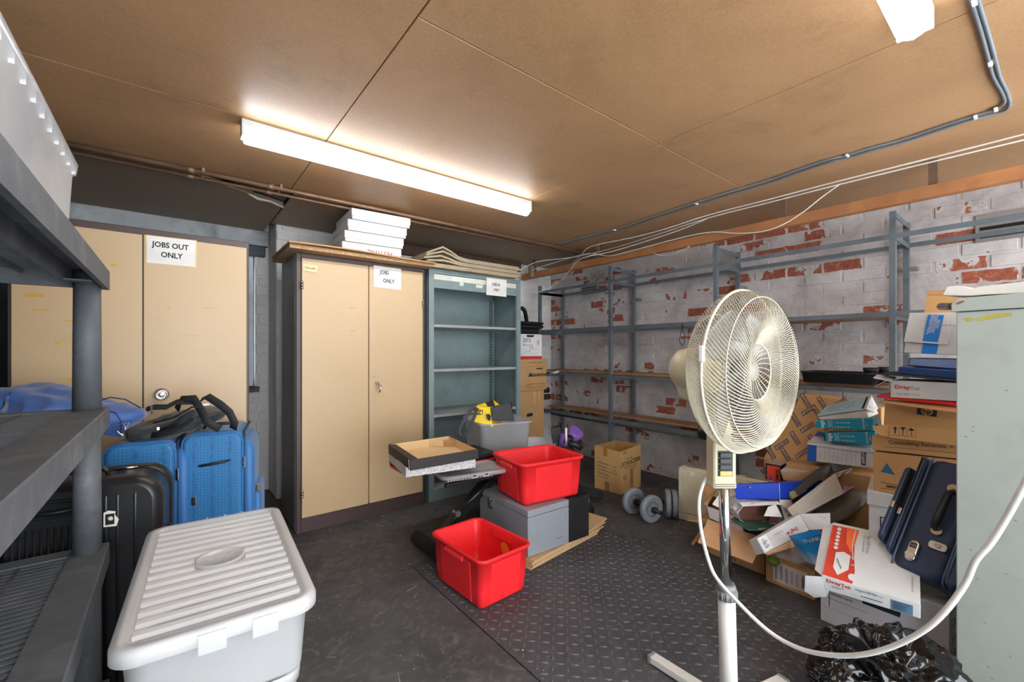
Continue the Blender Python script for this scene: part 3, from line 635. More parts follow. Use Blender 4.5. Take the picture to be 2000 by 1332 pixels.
# ---- on top of cabinets
m_card = mat('cardboard', '#b98f60', .85, var=.12, scale=10, bump=.15, bscale=60, dirt='#8f6a43', dirtamt=.35); m_card2 = mat('pale_cardboard', '#c9a679', .85, var=.1, bump=.15); m_cardold = mat('old_grey_cardboard', '#a59479', .9, var=.15, bump=.3)
m_cin = mat('cardboard_inside', '#a77c4e', .9, bump=.2); m_wbox = mat('white_card_box', '#d4d4d3', .6, bump=.04)
def sheet(x0, x1, y0, y1, z, th, m, label, grp=None, bend=None, rot=0, name='flattened_box'):
    M = TR((x0+x1)/2, (y0+y1)/2, z, rot); b = MB(M); nx = 14; w_, d_ = x1-x0, y1-y0; vs = []; e = bend or (lambda u, v: 0)
    for s in (0, 1):
        for j in range(5):
            for i in range(nx): u, v_ = i/(nx-1), j/4; vs.append(((u-.5)*w_, (v_-.5)*d_, e(u, v_)+s*th))
    n = nx*5; fs = []
    for s in (0, 1):
        for j in range(4):
            for i in range(nx-1):
                a = s*n+j*nx+i; fs.append((a, a+1, a+nx+1, a+nx))
    for i in range(nx-1):
        for j in (0, 4): a = j*nx+i; fs.append((a, a+1, a+1+n, a+n))
    for j in range(4):
        for i in (0, nx-1): a = j*nx+i; fs.append((a, a+nx, a+nx+n, a+n))
    o = b.add(vs, fs).build(name, m); return tag(o, label, 'cardboard', grp)
m_chip = mat('corrugated_edge', '#a98864', .95, var=.3, scale=60, bump=.8, bscale=200)
sheet(.57, 1.56, 2.93, 3.50, 1.832, .026, m_chip, 'thick folded cardboard lying on the brown-framed cabinet, lower layer')
sheet(.56, 1.57, 2.90, 3.48, 1.858, .008, m_card, 'worn brown cardboard sheet directly under the stack of white boxes', bend=lambda u, v: .006*math.sin(u*5))
for i in range(6):
    pk = max(0, i-1)
    bend = (lambda a: (lambda u, v: a*math.exp(-((u-.16)/.11)**2)))(pk*.018)
    sheet(1.52+.01*(i % 3), 2.44+.02*((i*2) % 3), 2.99+.01*(i % 2), 3.47, 1.847+i*.0175, .0155, m_cardold, ['lowest grey-brown sheet', 'second sheet from the bottom', 'third sheet from the bottom', 'fourth sheet, starting to buckle,', 'fifth sheet, buckled at its left end,', 'topmost sheet, humped at its left end,'][i]+' in the cardboard pile on the shelf cabinet', 'flattened boxes piled on the shelf cabinet', bend=bend)
for i, (xo, yo, zz, hh, lbl) in enumerate(((.0, .02, 1.868, .078, 'bottom white box with faint upside-down lettering in the stack near the ceiling'), (.01, .0, 1.948, .072, 'second white box from the bottom of the stack near the ceiling'), (.025, -.02, 2.022, .072, 'third white box from the bottom of the stack near the ceiling'), (.045, -.04, 2.096, .072, 'topmost white box touching the ceiling pipes'))):
    t = thing('white_box', lbl, 'box', (1.12+xo, 3.1+yo, zz), 'white boxes stacked on the cabinet'); M = TR(1.135+xo, 3.0+.21+yo, zz, -3)
    MB(M).box((-.205, -.21, 0), (.205, .21, hh*.62)).build('base', m_wbox, t, bevel=.002)
    MB(M).box((-.21, -.215, hh*.3), (.21, .215, hh)).build('lid', m_wbox, t, bevel=.002)
    if i == 0: lettering(t, face(M @ Matrix.Translation((0, -.006, 0)), .41, .42, hh, 'F'), [('FESTIVAL', .62, .62, .034, 180, True)], mat('red_pencil', '#a07078', .8, bump=0))
    if i == 2: lettering(t, face(M @ Matrix.Translation((0, -.006, 0)), .41, .42, hh, 'F'), [('-', .12, .5, .02)], m_ink)

# ================================================================== ARCHIVE BOXES right of the shelf cabinet
m_kraft = mat('kraft_board', '#b88f5f', .8, var=.08, bump=.1); m_blk = mat('black_plastic', '#1b1c1e', .45, var=.1, bump=.08); m_arch = mat('white_archive_board', '#d6d6d4', .75, bump=.08)
def archive(name, label, M, w_, d_, h_, m, lid=None, lidm=None, cat='box', group=None, holes=('F',)):
    t = thing(name, label, cat, M.translation, group)
    MB(M).box((-w_/2, -d_/2, 0), (w_/2, d_/2, h_-.002)).build('body', m, t, bevel=.003)
    if lid: MB(M).box((-w_/2-.006, -d_/2-.006, h_-lid), (w_/2+.006, d_/2+.006, h_)).build('lid', lidm or m, t, bevel=.003)
    return t
M = TR(2.79, 3.48, 0, 0); t = archive('carton', 'tall plain brown carton with hand hole at the bottom of the archive stack', M, .42, .45, .80, m_kraft)
patch(t, face(M, .42, .45, .8, 'F'), [[(.46, .29), (.44, .315), (.46, .33), (.62, .325), (.64, .30), (.62, .285)]], m_void, 'hand_hole')
patch(t, face(M, .42, .45, .8, 'F'), [[(.66, .02), (.68, .15), (.72, .22), (.70, .1), (.72, .02)], [(.82, .02), (.84, .14), (.87, .17), (.86, .02)]], mat('packing_tape', '#c7a47b', .3), 'torn_tape')
M = TR(2.79, 3.43, .802, 3); t = archive('archive_box', 'brown archive box reading IRON MOUNTAIN below the white box', M, .43, .42, .31, m_kraft, .075)
fq = face(M @ Matrix.Translation((0, -.007, 0)), .43, .42, .31, 'F')
patch(t, fq, [[(.38, .56), (.45, .42), (.53, .56)]], mat('dark_print', '#2b2f33', .8, bump=0), 'logo')
lettering(t, fq, [('IRON MOUNTAIN', .755, .52, .032, 0, True, .6), ('0800 270 270', .40, .86, .012), ('www.ironmountain.co.uk', .80, .85, .01), ('Total Reliability  •  Guaranteed', .62, .11, .012)], mat('dark_print', ''))
patch(t, fq, [[(.62, .31), (.64, .335), (.84, .33), (.86, .31), (.83, .295), (.65, .3)]], m_void, 'hand_hole'); patch(t, fq, [R4(.36, .79, .97, .8), R4(.36, .915, .97, .925)], mat('dark_print', ''), 'ruled_line')
M = TR(2.775, 3.47, 1.114, 0); t = archive('archive_box', 'white archive box marked 2012 with red base band', M, .42, .40, .25, m_arch)
fq = face(M, .42, .40, .25, 'F'); patch(t, fq, [[(.5, .04), (.52, .13), (.72, .13), (.75, .04)]], m_void, 'hand_hole')
patch(t, fq, [R4(0, .89, 1, 1)], mat('red_print', '#c03034', .6, bump=0), 'red_band'); patch(t, fq, [R4(.0, .62, .93, .625), R4(0, .78, .93, .785)], mat('dark_print', ''), 'ruled_line')
lettering(t, fq, [('2012', .52, .26, .04, 0, True), ('Account', .55, .44, .03), ('Blogs', .66, .55, .02), ('in off', .55, .70, .025)], mat('faint_pencil', '#70727c', .8, bump=0)); lettering(t, fq, [('5', .87, .36, .04, 0, True), ('*', .9, .30, .03, 0, True), ('1', .93, .945, .016, 0, True)], mat('red_print', ''))
M = TR(2.79, 3.5, 1.366, 0)
t = thing('black_tray', 'shallow black box tray directly on the white 2012 archive box', 'tray', (2.79, 3.5, 1.366)); MB(M).rings([(.38, .38, .03, 0), (.40, .40, .03, .055)]).build('tray', m_blk, t)
for i, zz in ((0, .057), (1, .092)):
    t = thing('black_tray', ['lower', 'upper'][i]+' of the two wide black lids on the archive box stack', 'tray', (2.8, 3.5, 1.366+zz)); MB(TR(2.805, 3.5, 1.366+zz, i)).rings([(.42, .42, .03, 0), (.45, .45, .03, .012), (.45, .45, .03, .028), (.42, .42, .03, .033)]).build('lid', m_blk, t, bevel=0)
hp = cable([at(1002, 640, Y=3.45), at(1006, 612, Y=3.45), at(1017, 602, Y=3.45), at(1025, 608, Y=3.45), at(1029, 630, Y=3.5)], .022, m_blk, 'vacuum_hose', 'black ribbed vacuum hose curving up behind the shelf cabinet edge', 'hose', n=12)
for x, y, i in ((1064, 762, 0), (1066, 775, 1)):
    p = at(x, y, Y=3.55); t = thing('cardboard_tube', ['upper', 'lower'][i]+' dark tube end poking out beside the archive boxes', 'tube', (p.x, p.y, p.z-.03)); MB().cyl(p+V(-.12, 0, 0), p+V(.05, 0, 0), .032, n=18).build('tube', mat('dark_brown_tube', '#3e2f2a', .7), t); MB().cyl(p+V(.05, 0, 0), p+V(.052, 0, 0), .022, n=14).build('bore', m_void, t)
p = at(1082, 727, X=3.3); tag(MB().tube([at(1074, 729, X=3.27), at(1090, 727, X=3.27)], .016, 10).build('white_tube', m_wplastic), 'short white plastic tube end on the rack beside the archive boxes', 'tube')
# ================================================================== MIDDLE: crates, deed box, bench
m_red = mat('red_polypropylene', '#f02a2f', .42, var=.04, scale=3, bump=.03, spec=.4); m_grey = mat('grey_enamel', '#8e9399', .4, var=.05, bump=.03, dirt='#6d7277', dirtamt=.3)
def crate(M, w_, d_, h_, label, sticker=False):
    t = thing('plastic_crate', label, 'crate', M.translation, 'red plastic crates'); s = .87; T = .004
    b = MB(M).rings([(w_*s-.02, d_*s-.02, .02, 0), (w_*s, d_*s, .03, .012), (w_*.90, d_*.90, .035, h_*.3), (w_*.945, d_*.945, .04, h_-.02),
        (w_-.004, d_-.004, .045, h_-.018), (w_+.004, d_+.004, .045, h_-.008), (w_, d_, .045, h_), (w_-.014, d_-.014, .042, h_+.001), (w_*.945-.006, d_*.945-.006, .04, h_-.012),
        (w_*.90-2*T, d_*.90-2*T, .035, h_*.3), (w_*s-2*T, d_*s-2*T, .03, .012), (w_*s-.03, d_*s-.03, .02, T+.004)], n=6)
    body = b.build('tub', m_red, t)
    # raised centre panels stepping out of the tapered walls
    for ax in (0, 1):
        for sg in (-1, 1):
            L = (w_ if ax == 0 else d_); W_ = (d_ if ax == 0 else w_); hw = L*.29
            def q(u, z, o):
                k = W_/2*(s+(.945-s)*z/h_)+o; return (u, sg*k, z) if ax == 0 else (sg*k, u, z)
            z0, z1 = .012, h_-.03
            MB(M).hexa([q(-hw, z0, -.002), q(hw, z0, -.002), q(hw, z1, -.002), q(-hw, z1, -.002)], [q(-hw+.006, z0+.003, .004), q(hw-.006, z0+.003, .004), q(hw-.006, z1-.004, .004), q(-hw+.006, z1-.004, .004)]).build('wall_panel', m_red, t, bevel=.002)
            if ax == 1:
                hh = L*.17
                MB(M).hexa([q(-hh, h_-.045, .004), q(hh, h_-.045, .004), q(hh, h_-.02, .004), q(-hh, h_-.02, .004)], [q(-hh, h_-.045, .016), q(hh, h_-.045, .016), q(hh, h_-.036, .018), q(-hh, h_-.036, .018)]).build('grip', m_red, t, bevel=.0015)
                MB(M).hexa([q(-hh, h_-.05, -.016), q(hh, h_-.05, -.016), q(hh, h_-.012, -.012), q(-hh, h_-.012, -.012)], [q(-hh, h_-.05, -.013), q(hh, h_-.05, -.013), q(hh, h_-.012, -.009), q(-hh, h_-.012, -.009)]).build('grip_recess', m_red, t, bevel=.001)
    for sx in (-1, 1):
        for sy in (-1, 1): MB(M).cbox((sx*w_*s*.28, sy*d_*s*.40, .003), (w_*.18, .03, .006)).build('foot', m_red, t, bevel=.001)
    if sticker:
        x = w_/2*.945-.010; K = M @ Matrix.Translation((x-.004, -.035, h_*.62)) @ Matrix.Rotation(-math.pi/2-.08, 4, 'Y')
        MB().lathe([(0, 0), (.034, 0), (.034, .0008), (0, .0008)], 28, M=K, smooth=False).build('sticker', mat('orange_sticker', '#f0922a', .5, bump=0), t, label='round orange sticker')
        q = [K @ Vector((-.03, -.03, .0012)), K @ Vector((-.03, .03, .0012)), K @ Vector((.03, .03, .0012)), K @ Vector((.03, -.03, .0012))]
        q = [q[1], q[0], q[3], q[2]]
        lettering(t, q, [('MADE IN UK', .5, .2, .006), ('24L', .5, .5, .014, 0, True), ('PP 5', .5, .8, .006)], mat('sticker_print', '#a03a20', .7, bump=0), off=.001)
    return t
crate(TR(1.237, 1.827, .001, 2.9), .325, .452, .236, 'lower red plastic crate standing on the floor with an orange sticker inside', True)
crate(TR(1.775, 1.985, .316, -7.9), .46, .377, .240, 'upper red plastic crate resting on the grey metal box')
# flattened boxes under the deed box
nm = ['lowest', 'second from the bottom', 'third from the bottom', 'fourth from the bottom', 'second from the top', 'topmost, curling up at its right tip,']
for i in range(6):
    z = .0012+i*.0088
    e = (lambda u, v: 0) if i < 4 else ((lambda k: (lambda u, v: k*max(0, u-.62)**1.5))(.05+.03*(i-4)))
    sheet(1.49+.005*(i % 2), 2.14+.022*i, 1.80, 2.34, z, .0078, m_card2, 'brown cardboard sheet under the grey metal box, '+nm[i], 'flattened boxes under the grey metal box', bend=e, rot=7+.8*(i % 3), name='flattened_box')
t = thing('deed_box', 'grey metal lockable box with black end panel under the upper red crate', 'metal box', (1.75, 2.03, .056)); M = TR(1.75, 2.032, .056, -1.9)
MB(M).box((-.21, -.248, 0), (.10, .248, .215)).build('body', m_grey, t, bevel=.004); MB(M).box((-.211, -.249, .217), (.10, .249, .256)).build('lid', m_grey, t, bevel=.005)
MB(M).box((.102, -.248, 0), (.27, .248, .256)).build('black_panel', mat('black_scuffed', '#17181a', .5, dirt='#3a3a3c', bump=.1), t, bevel=.003, label='black end section')
hq = M @ Vector((-.212, .11, .205))
MB(M).box((-.219, .085, .165), (-.211, .14, .232)).build('hasp', m_chrome, t, bevel=.002); MB(M).box((-.224, .098, .18), (-.219, .128, .215)).build('latch', m_steel, t, bevel=.002)
MB(M).cyl((-.219, .113, .222), (-.225, .113, .222), .006, n=12).build('keyhole', m_steel, t)
MB(M).box((.0, -.25, .05), (.05, -.2485, .052)).build('scratch', mat('scratch_dark', '#4a4d50'), t)

# weight bench
m_bench = mat('black_bench_steel', '#1c1d1f', .35, .2, bump=.03); m_foam = mat('black_foam', '#202124', .9, bump=.5, bscale=300); m_vinyl = mat('black_vinyl', '#1d1d1f', .45, bump=.15, bscale=200)
wt = thing('weight_bench', 'folding black weight bench with red-edged pad and foam rollers behind the crates', 'exercise bench', (1.7, 2.4, 0))
MB(TR(1.395, 2.475, .478)).rings([(.63, .28, .03, 0), (.65, .30, .04, .010), (.65, .30, .04, .026), (.63, .28, .03, .036)]).build('seat_pad', m_vinyl, wt)
MB(TR(1.395, 2.475, .455)).rings([(.62, .27, .03, 0), (.64, .29, .04, .004), (.648, .298, .04, .022)]).build('pad_edge', m_red, wt, label='red lower edge of the pad')
MB(TR(1.95, 2.62, .385)).rings([(.40, .36, .03, 0), (.42, .38, .04, .010), (.42, .38, .04, .034), (.40, .36, .03, .042)]).build('back_pad', m_vinyl, wt); MB().box((1.4, 2.44, .42), (2.1, 2.48, .452)).box((1.93, 2.6, .02), (1.97, 2.64, .385)).build('pad_rail', m_bench, wt, bevel=.003)
MB().hexa([(1.15, 2.25, .03), (1.21, 2.25, .02), (1.21, 2.31, .02), (1.15, 2.31, .03)], [(1.68, 2.25, .45), (1.80, 2.25, .45), (1.80, 2.31, .45), (1.68, 2.31, .45)]).build('leg', m_bench, wt, bevel=.006)
MB().hexa([(1.40, 2.36, .43), (1.46, 2.36, .45), (1.46, 2.42, .45), (1.40, 2.42, .43)], [(2.54, 2.36, .05), (2.60, 2.36, .07), (2.60, 2.42, .07), (2.54, 2.42, .05)]).build('leg', m_bench, wt, bevel=.006)
MB().tube([(1.62, 2.2, .40), (1.33, 2.21, .225)], .014, 12).build('gas_strut', m_bench, wt); MB().cyl((1.33, 2.19, .225), (1.33, 2.235, .225), .018, n=14).build('pivot', m_steel, wt); MB().cyl((1.44, 2.245, .26), (1.44, 2.235, .26), .010, n=14).build('bolt', m_chrome, wt); MB().cyl((1.72, 2.245, .40), (1.72, 2.235, .40), .009, n=14).build('bolt', m_chrome, wt)
for x, y0, y1, z, r in ((1.19, 1.98, 2.46, .04, .038), (2.60, 2.18, 2.62, .066, .038)):
    fo_ = MB().cyl((x, y0, z), (x, y1, z), r, n=24).build('foam_roller', m_foam, wt)
    for ye in (y0, y1):
        s = -1 if ye == y0 else 1; MB().cyl((x, ye, z), (x, ye+s*.012, z), r*.62, r*.5, n=20).build('end_plug', m_blk, fo_); MB().cyl((x, ye+s*.012, z), (x, ye+s*.014, z), r*.2, n=14).build('plug_hole', m_foam, fo_)
MB().box((1.2, 2.10, .424), (1.75, 2.13, .446)).box((1.6, 2.10, .424), (1.63, 2.4, .446)).build('side_bar', m_bench, wt, bevel=.003)
# clear lid tray and black basket
m_clear = clear_mat('clear_plastic', '#f2f5f7', .5); m_frost = clear_mat('frosted_plastic', '#fafbfb', .52, .25, .35); m_tubg = clear_mat('smoky_grey_plastic', '#e6ebf0', .5, .25, .4)
M = TR(1.40, 2.185, .472, -10.9)
t = thing('clear_tray', 'clear plastic lid lying under the glittery tray on the bench', 'lid', M.translation)
MB(M).rings([(.40, .25, .04, -.002), (.41, .262, .045, -.006), (.41, .262, .045, .014), (.38, .235, .035, .018), (.37, .225, .03, .012), (.2, .1, .02, .012)]).build('lid', m_clear, t)
for x in (-.02, .055): MB(M).cbox((x, -.135, .004), (.035, .008, .024)).build('clip', m_wplastic if False else m_clear, t, bevel=.002); MB(M).cbox((x, -.1395, .006), (.02, .001, .008)).build('clip_hole', m_void, t)
M = TR(1.395, 2.20, .448, -10.9); t = thing('basket', 'black plastic basket with slotted side beneath the clear lid', 'basket', M.translation)
MB(M).rings([(.33, .19, .03, 0), (.36, .22, .03, .018)]).build('basket', m_blk, t)
sl = MB(M)
for i in range(16): sl.box((-.16+i*.018, -.112, .003), (-.15+i*.018, -.1085, .016))
sl.build('slot', mat('silver_slot', '#a9adb2', .4), t, kind='stuff')
# trays on the bench
M = TR(1.215, 2.315, .5155, -9.8); t = thing('glitter_tray', 'silver glitter patterned cardboard box base under the black tray', 'tray', M.translation)
t_ = NT('glitter_card'); tc = t_.n('ShaderNodeTexCoord').outputs['Object']; b_ = t_.n('ShaderNodeBsdfPrincipled'); t_.l(t_.ramp(t_.noise(tc, 260, 2, .8), [(.42, lin('#7e7c80')), (.5, lin('#c9c7c8')), (.6, lin('#eceaea'))]), b_.inputs['Base Color']); b_.inputs['Roughness'].default_value = .4; t_.l(b_.outputs[0], t_.out.inputs[0])
B, T = boxc(M, .405, .40, .052); carton(t, B, T, .003, t_.m, m_card2, 'tray')
M = TR(1.21, 2.29, .568, -6.8, 1, -1.5); t = thing('cardboard_tray', 'open black cardboard tray with cream inside on top of the bench', 'tray', M.translation)
B, T = boxc(M, .40, .415, .056); m_bcard = mat('black_card', '#26211f', .55, var=.1, bump=.05); m_cream = mat('cream_card', '#e0c193', .8, var=.05, bump=.08)
carton(t, B, T, .004, m_bcard, m_cream, 'tray'); MB(M).box((-.197, -.204, .003), (.197, .204, .006)).build('base_liner', m_cream, t)
plate([M @ Vector(p) for p in ((-.2, .205, .0565), (-.2, -.205, .0565), (-.155, -.19, .054), (-.16, .18, .054))], .002).build('inner_flap', m_bcard, t)
plate([M @ Vector(p) for p in ((.06, .2, .05), (.13, .14, .045), (.13, .14, .01), (.06, .2, .01))], .002).build('inner_flap', m_cream, t); plate([M @ Vector(p) for p in ((.13, .14, .05), (.19, .10, .045), (.19, .10, .01), (.13, .14, .01))], .002).build('inner_flap', m_card, t)
MB().tube([M @ Vector((-.203, -.19, .056)), M @ Vector((-.203, -.20, .002))], .002, 4).build('raw_edge', m_cream, t)
# grey tub with shopping bag
M = TR(1.922, 2.614, .429, -16); w_, d_, h_ = .415, .46, .256
t = thing('storage_tub', 'smoky grey plastic tub holding a yellow and black bag on the bench', 'storage box', M.translation)
MB(M).rings([(w_*.82, d_*.82, .03, 0), (w_*.85, d_*.85, .035, .008), (w_*.93, d_*.93, .04, h_-.014), (w_, d_, .045, h_-.012), (w_, d_, .045, h_), (w_*.95, d_*.95, .04, h_), (w_*.925, d_*.925, .04, h_-.012), (w_*.84, d_*.84, .035, .012)], n=6).build('tub', m_tubg, t)
m_yel = mat('yellow_woven_bag', '#f0d21a', .35, var=.06, bump=.1); m_bbag = mat('black_woven_bag', '#26272a', .6, bump=.3, bscale=200)
q = lambda x, y, d: P(x, y, d)
t = thing('shopping_bag', 'yellow and black woven shopping bag with black loop handle in the grey tub', 'bag', q(960, 840, 3.1))
B = [q(925, 824, 2.98), q(962, 834, 2.98), q(985, 838, 3.25), q(945, 825, 3.25)]; T = [q(921, 795, 3.0), q(958, 795, 3.0), q(975, 792, 3.22), q(931, 791, 3.22)]
MB().hexa(B, T).build('body', m_yel, t, bevel=.006)
plate([q(931, 792, 3.05), q(948, 787, 3.1), q(952, 794, 3.05), q(934, 797, 3.02)], .004).build('gusset', m_yel, t); plate([q(948, 787, 3.11), q(963, 781.5, 3.14), q(966, 792, 3.08), q(952, 796, 3.05)], .004).build('gusset', m_bbag, t); plate([q(963, 781.5, 3.14), q(976, 791, 3.12), q(968, 794, 3.08)], .004).build('gusset', m_yel, t)
MB().hexa([q(962, 822, 2.97), q(1005, 822, 3.02), q(1003, 822, 3.16), q(970, 822, 3.12)], [q(958.5, 796, 2.98), q(997.5, 785, 3.02), q(999, 784, 3.12), q(965, 793, 3.1)]).build('side_panel', m_bbag, t, bevel=.004)
yq = [q(921.5, 796, 2.975), q(958, 796, 2.975), q(961, 823, 2.955), q(927, 818, 2.955)]
lettering(t, yq, [('ZZ!', .28, .42, .035, 0, True), ], m_ink); patch(t, yq, [[(.72, .55), (.85, .45), (.98, .6), (.9, .98), (.74, .95)]], m_ink, 'printed_face')
MB().ribbon([q(930, 796, 2.99), q(922, 798, 2.98), q(910, 814, 2.94), q(900, 832, 2.92), q(896, 845, 2.9), q(899, 853, 2.9), q(907, 851, 2.9), q(917, 838, 2.91), q(926, 815, 2.93), q(933, 797, 2.97)], .022, .006, q(0, 0, 1)-q(0, 0, 0) if False else V(.62, .78, 0)).build('handle', mat('grey_webbing', '#3d4349', .8, bump=.3), t)
# white dish behind the tub
p = at(1045, 872, Z=.50); p = P(1045, 862, 3.35); t = thing('plastic_basin', 'pale bluish plastic basin edge showing behind the upper red crate', 'basin', (p.x, p.y, 0)); MB(Matrix.Translation((p.x, p.y, 0))).lathe([(.10, 0), (.15, .3), (.17, p.z), (.175, p.z), (.16, p.z-.02), (.09, .02)], 32).build('basin', mat('pale_blue_plastic', '#c3ccd4', .4), t)
# upright exercise machine
t = thing('exercise_machine', 'upright exercise machine with black grip and purple foam cups behind the red crate', 'exercise equipment', P(1105, 985, 3.3).xy.to_3d())
m_pur = mat('purple_foam', '#7a55a8', .55, var=.05); b0 = P(1105, 860, 3.3)
g = MB(); a, b_ = P(1084, 834, 3.3), P(1096, 875, 3.3)
MB().hexa([P(1081, 875, 3.28), P(1101, 875, 3.28), P(1101, 875, 3.36), P(1081, 875, 3.36)], [P(1075.5, 836, 3.28), P(1094, 833, 3.28), P(1094, 830, 3.36), P(1077, 832, 3.36)]).build('grip', m_blk, t, bevel=.006)
MB().tube([P(1092, 870, 3.32), P(1105, 940, 3.32), (b0.x, b0.y, .02)], .02, 12).build('frame', m_bench, t); MB().box((b0.x-.15, b0.y-.03, 0), (b0.x+.15, b0.y+.03, .03)).build('foot', m_bench, t, bevel=.005)
MB().tube([P(1111, 864, 3.25), P(1120, 850, 3.22), P(1127, 842, 3.2)], [.05, .05, .056], 22).build('foam_cup', m_pur, t); MB().tube([P(1098, 872, 3.25), P(1105, 850, 3.28)], [.03, .045], 20).build('foam_cup', m_pur, t)
MB().ribbon([P(1108, 852, 3.2), P(1117, 852, 3.17), P(1122, 855, 3.17)], .02, .006, V(.62, .78, 0)).ribbon([P(1119, 852, 3.17), P(1115, 868, 3.18)], .02, .006, V(.62, .78, 0)).build('strap', m_blk, t)
MB().cyl(P(1105.5, 835.5, 3.15), P(1106, 870, 3.15), .0085, n=14).build('white_rod', m_wplastic, t)
MB().tube([P(1110, 870, 3.1), P(1122, 867, 3.1), P(1135, 876, 3.1)], .022, 12).build('knob_arm', m_blk, t); MB().tube([P(1133, 876, 3.12), P(1140, 866, 3.12)], .014, 12).build('knob_arm', m_blk, t); MB().tube([P(1134, 873, 3.12), P(1130, 868, 3.12)], .014, 10).build('knob_arm', m_blk, t)
# grey disc and ab roller behind the deed box
p = at(1141, 984, Z=0); t = thing('weight_plate', 'grey weight plate lying on the floor behind the black box panel', 'weight plate', (p.x+.02, p.y+.03, 0)); MB(Matrix.Translation((p.x-.02, p.y+.06, 0))).lathe([(.02, .0), (.09, 0), (.10, .01), (.10, .03), (.09, .04), (.02, .04)], 32).build('disc', m_grey, t, bevel=.002)
p = at(1152, 1011, Z=0); t = thing('ab_roller', 'small black ribbed wheel with red hub beside the cardboard tip', 'exercise equipment', (p.x, p.y, 0)); K = Matrix.Translation((p.x, p.y+.02, .046)) @ Matrix.Rotation(math.radians(-38), 4, 'Z') @ Matrix.Rotation(math.pi/2, 4, 'X') @ Matrix.Rotation(math.radians(30), 4, 'Y')
MB().lathe([(.02, -.03), (.038, -.028), (.044, -.02), (.044, .02), (.038, .028), (.02, .03)], 24, M=K).build('wheel', m_blk, t)
for i in range(12):
    a = i*math.pi/6; MB().cyl(K @ Vector((.044*math.cos(a), .044*math.sin(a), -.02)), K @ Vector((.044*math.cos(a), .044*math.sin(a), .02)), .0035, n=6).build('rib', m_blk, t)
MB().cyl(K @ Vector((0, 0, -.075)), K @ Vector((0, 0, -.03)), .017, n=16).build('hub', m_red, t); MB().tube([K @ Vector((0, .02, -.035)), K @ Vector((-.02, .06, -.03)), K @ Vector((0, .07, -.02))], .004, 8).build('cord', m_blk, t)

# ================================================================== CORNER CARTON, DUMBBELLS, HEATER
M = TR(3.06, 2.37, .001, 4.2); t = thing('open_carton', 'tall open brown carton with stencilled CAT NO print by the rack', 'carton', M.translation)
B, T = boxc(M, .315, .262, .362); T = [T[0]+V(0, 0, -.008), T[1]+V(0, 0, .012), T[2]+V(0, 0, .004), T[3]+V(0, 0, .004)]; m_ck = mat('kraft_carton', '#c9a068', .8, var=.06, bump=.08)
carton(t, B, T, .004, m_ck, mat('kraft_inside', '#b08952', .85))
fL, fF = [T[3], T[0], B[0], B[3]], [T[0], T[1], B[1], B[0]]
m_st = mat('stencil_ink', '#38302a', .8, bump=0)
lettering(t, fL, [('GROSS WEIGHT:   17   KGS', .48, .38, .014, -2, False, .85), ('NET WEIGHT:      14   KGS', .48, .46, .014, -2, False, .85), ('MEASUREMENT:37x27x37CM', .50, .54, .014, -2, False, .85), ('VOLUME: 0.034M3', .34, .62, .014, -2, False, .85), ('CNT:  4  OF 80', .33, .70, .014, -2, False, .85)], m_st)
lettering(t, fF, [('SUPPLIER: 30080', .4, .22, .013, -2, False, .9), ('CAT NO:ACC05040', .49, .325, .040, -1, True, .64), ('DESCRIPTION: DUMBBELL', .5, .42, .015, -1, False, .85), ('ACCESSORY', .58, .48, .013)], m_st)
patch(t, fL, [R4(.35, 0, .5, .19)], mat('clear_brown_tape', '#a5793f', .3, bump=0), 'tape'); patch(t, fL, [R4(.4, .78, .58, .99)], mat('clear_brown_tape', ''), 'tape'); patch(t, fF, [R4(.46, .5, .62, .98)], mat('clear_brown_tape', ''), 'tape'); patch(t, fF, [R4(.1, .03, .3, .09)], mat('clear_brown_tape', ''), 'tape')
patch(t, fF, [[(.14, .6), (.14, .68), (.16, .68), (.16, .6)], [(.24, .6), (.24, .68), (.26, .68), (.26, .6)], R4(.14, .59, .26, .6), R4(.14, .68, .26, .69)], m_st, 'box_mark')
m_disc = mat('grey_weight_vinyl', '#7f858a', .45, var=.06, bump=.08); m_hub = mat('dark_weight_face', '#5c6165', .55, bump=.4, bscale=150)
def disc(c, ax, r, th, parent):
    ax = Vector(ax).normalized(); K = Matrix.Translation(c) @ ax.to_track_quat('Z', 'Y').to_matrix().to_4x4()
    h = th/2
    wd = MB().lathe([(.016, -h*.6), (.04, -h*.6), (r*.62, -h*.55), (r*.78, -h*.9), (r*.93, -h*.9), (r, -h*.5), (r, h*.5), (r*.93, h*.9), (r*.78, h*.9), (r*.62, h*.55), (.04, h*.6), (.016, h*.6)], 40, M=K).build('weight_disc', m_disc, parent)
    for s in (-1, 1):
        for i in range(6): a = i*math.pi/3; p0 = K @ Vector((.032*math.cos(a), .032*math.sin(a), s*h*.55)); MB().cyl(p0, p0+(K.to_3x3() @ Vector((0, 0, s)))*h*.35, .007, n=10).build('hub_stud', m_disc, wd)
        MB().lathe([(r*.45, s*h*.66), (r*.5, s*h*.70), (r*.55, s*h*.66)], 32, M=K, cap=False).build('raised_ring', m_hub, wd)
c1 = P(1237, 952.5, 3.14); c2 = P(1272, 961.5, 2.98); r1 = .103
ax = (c2-c1); ax.z = 0; axn = ax.normalized(); c1.z = r1*.93; c2.z = r1*.93
t = thing('dumbbell', 'dumbbell with two grey plates lying nearest the open carton', 'dumbbell', ((c1.x+c2.x)/2, (c1.y+c2.y)/2, 0))
rot = Matrix.Rotation(math.radians(0), 3, 'Z'); axd = Vector((.96, -.28, 0))
L = (c2-c1).length
disc(c1, axn, r1*.93, .045, t); disc(c2, axn, r1*.93, .045, t); MB().cyl(c1-axn*.09, c2+axn*.09, .0135, n=16).build('bar', m_blk, t)
for c_ in (c1, c2): MB().cyl(c_+axn*.024, c_+axn*.04, .022, n=16).build('collar', m_blk, t)
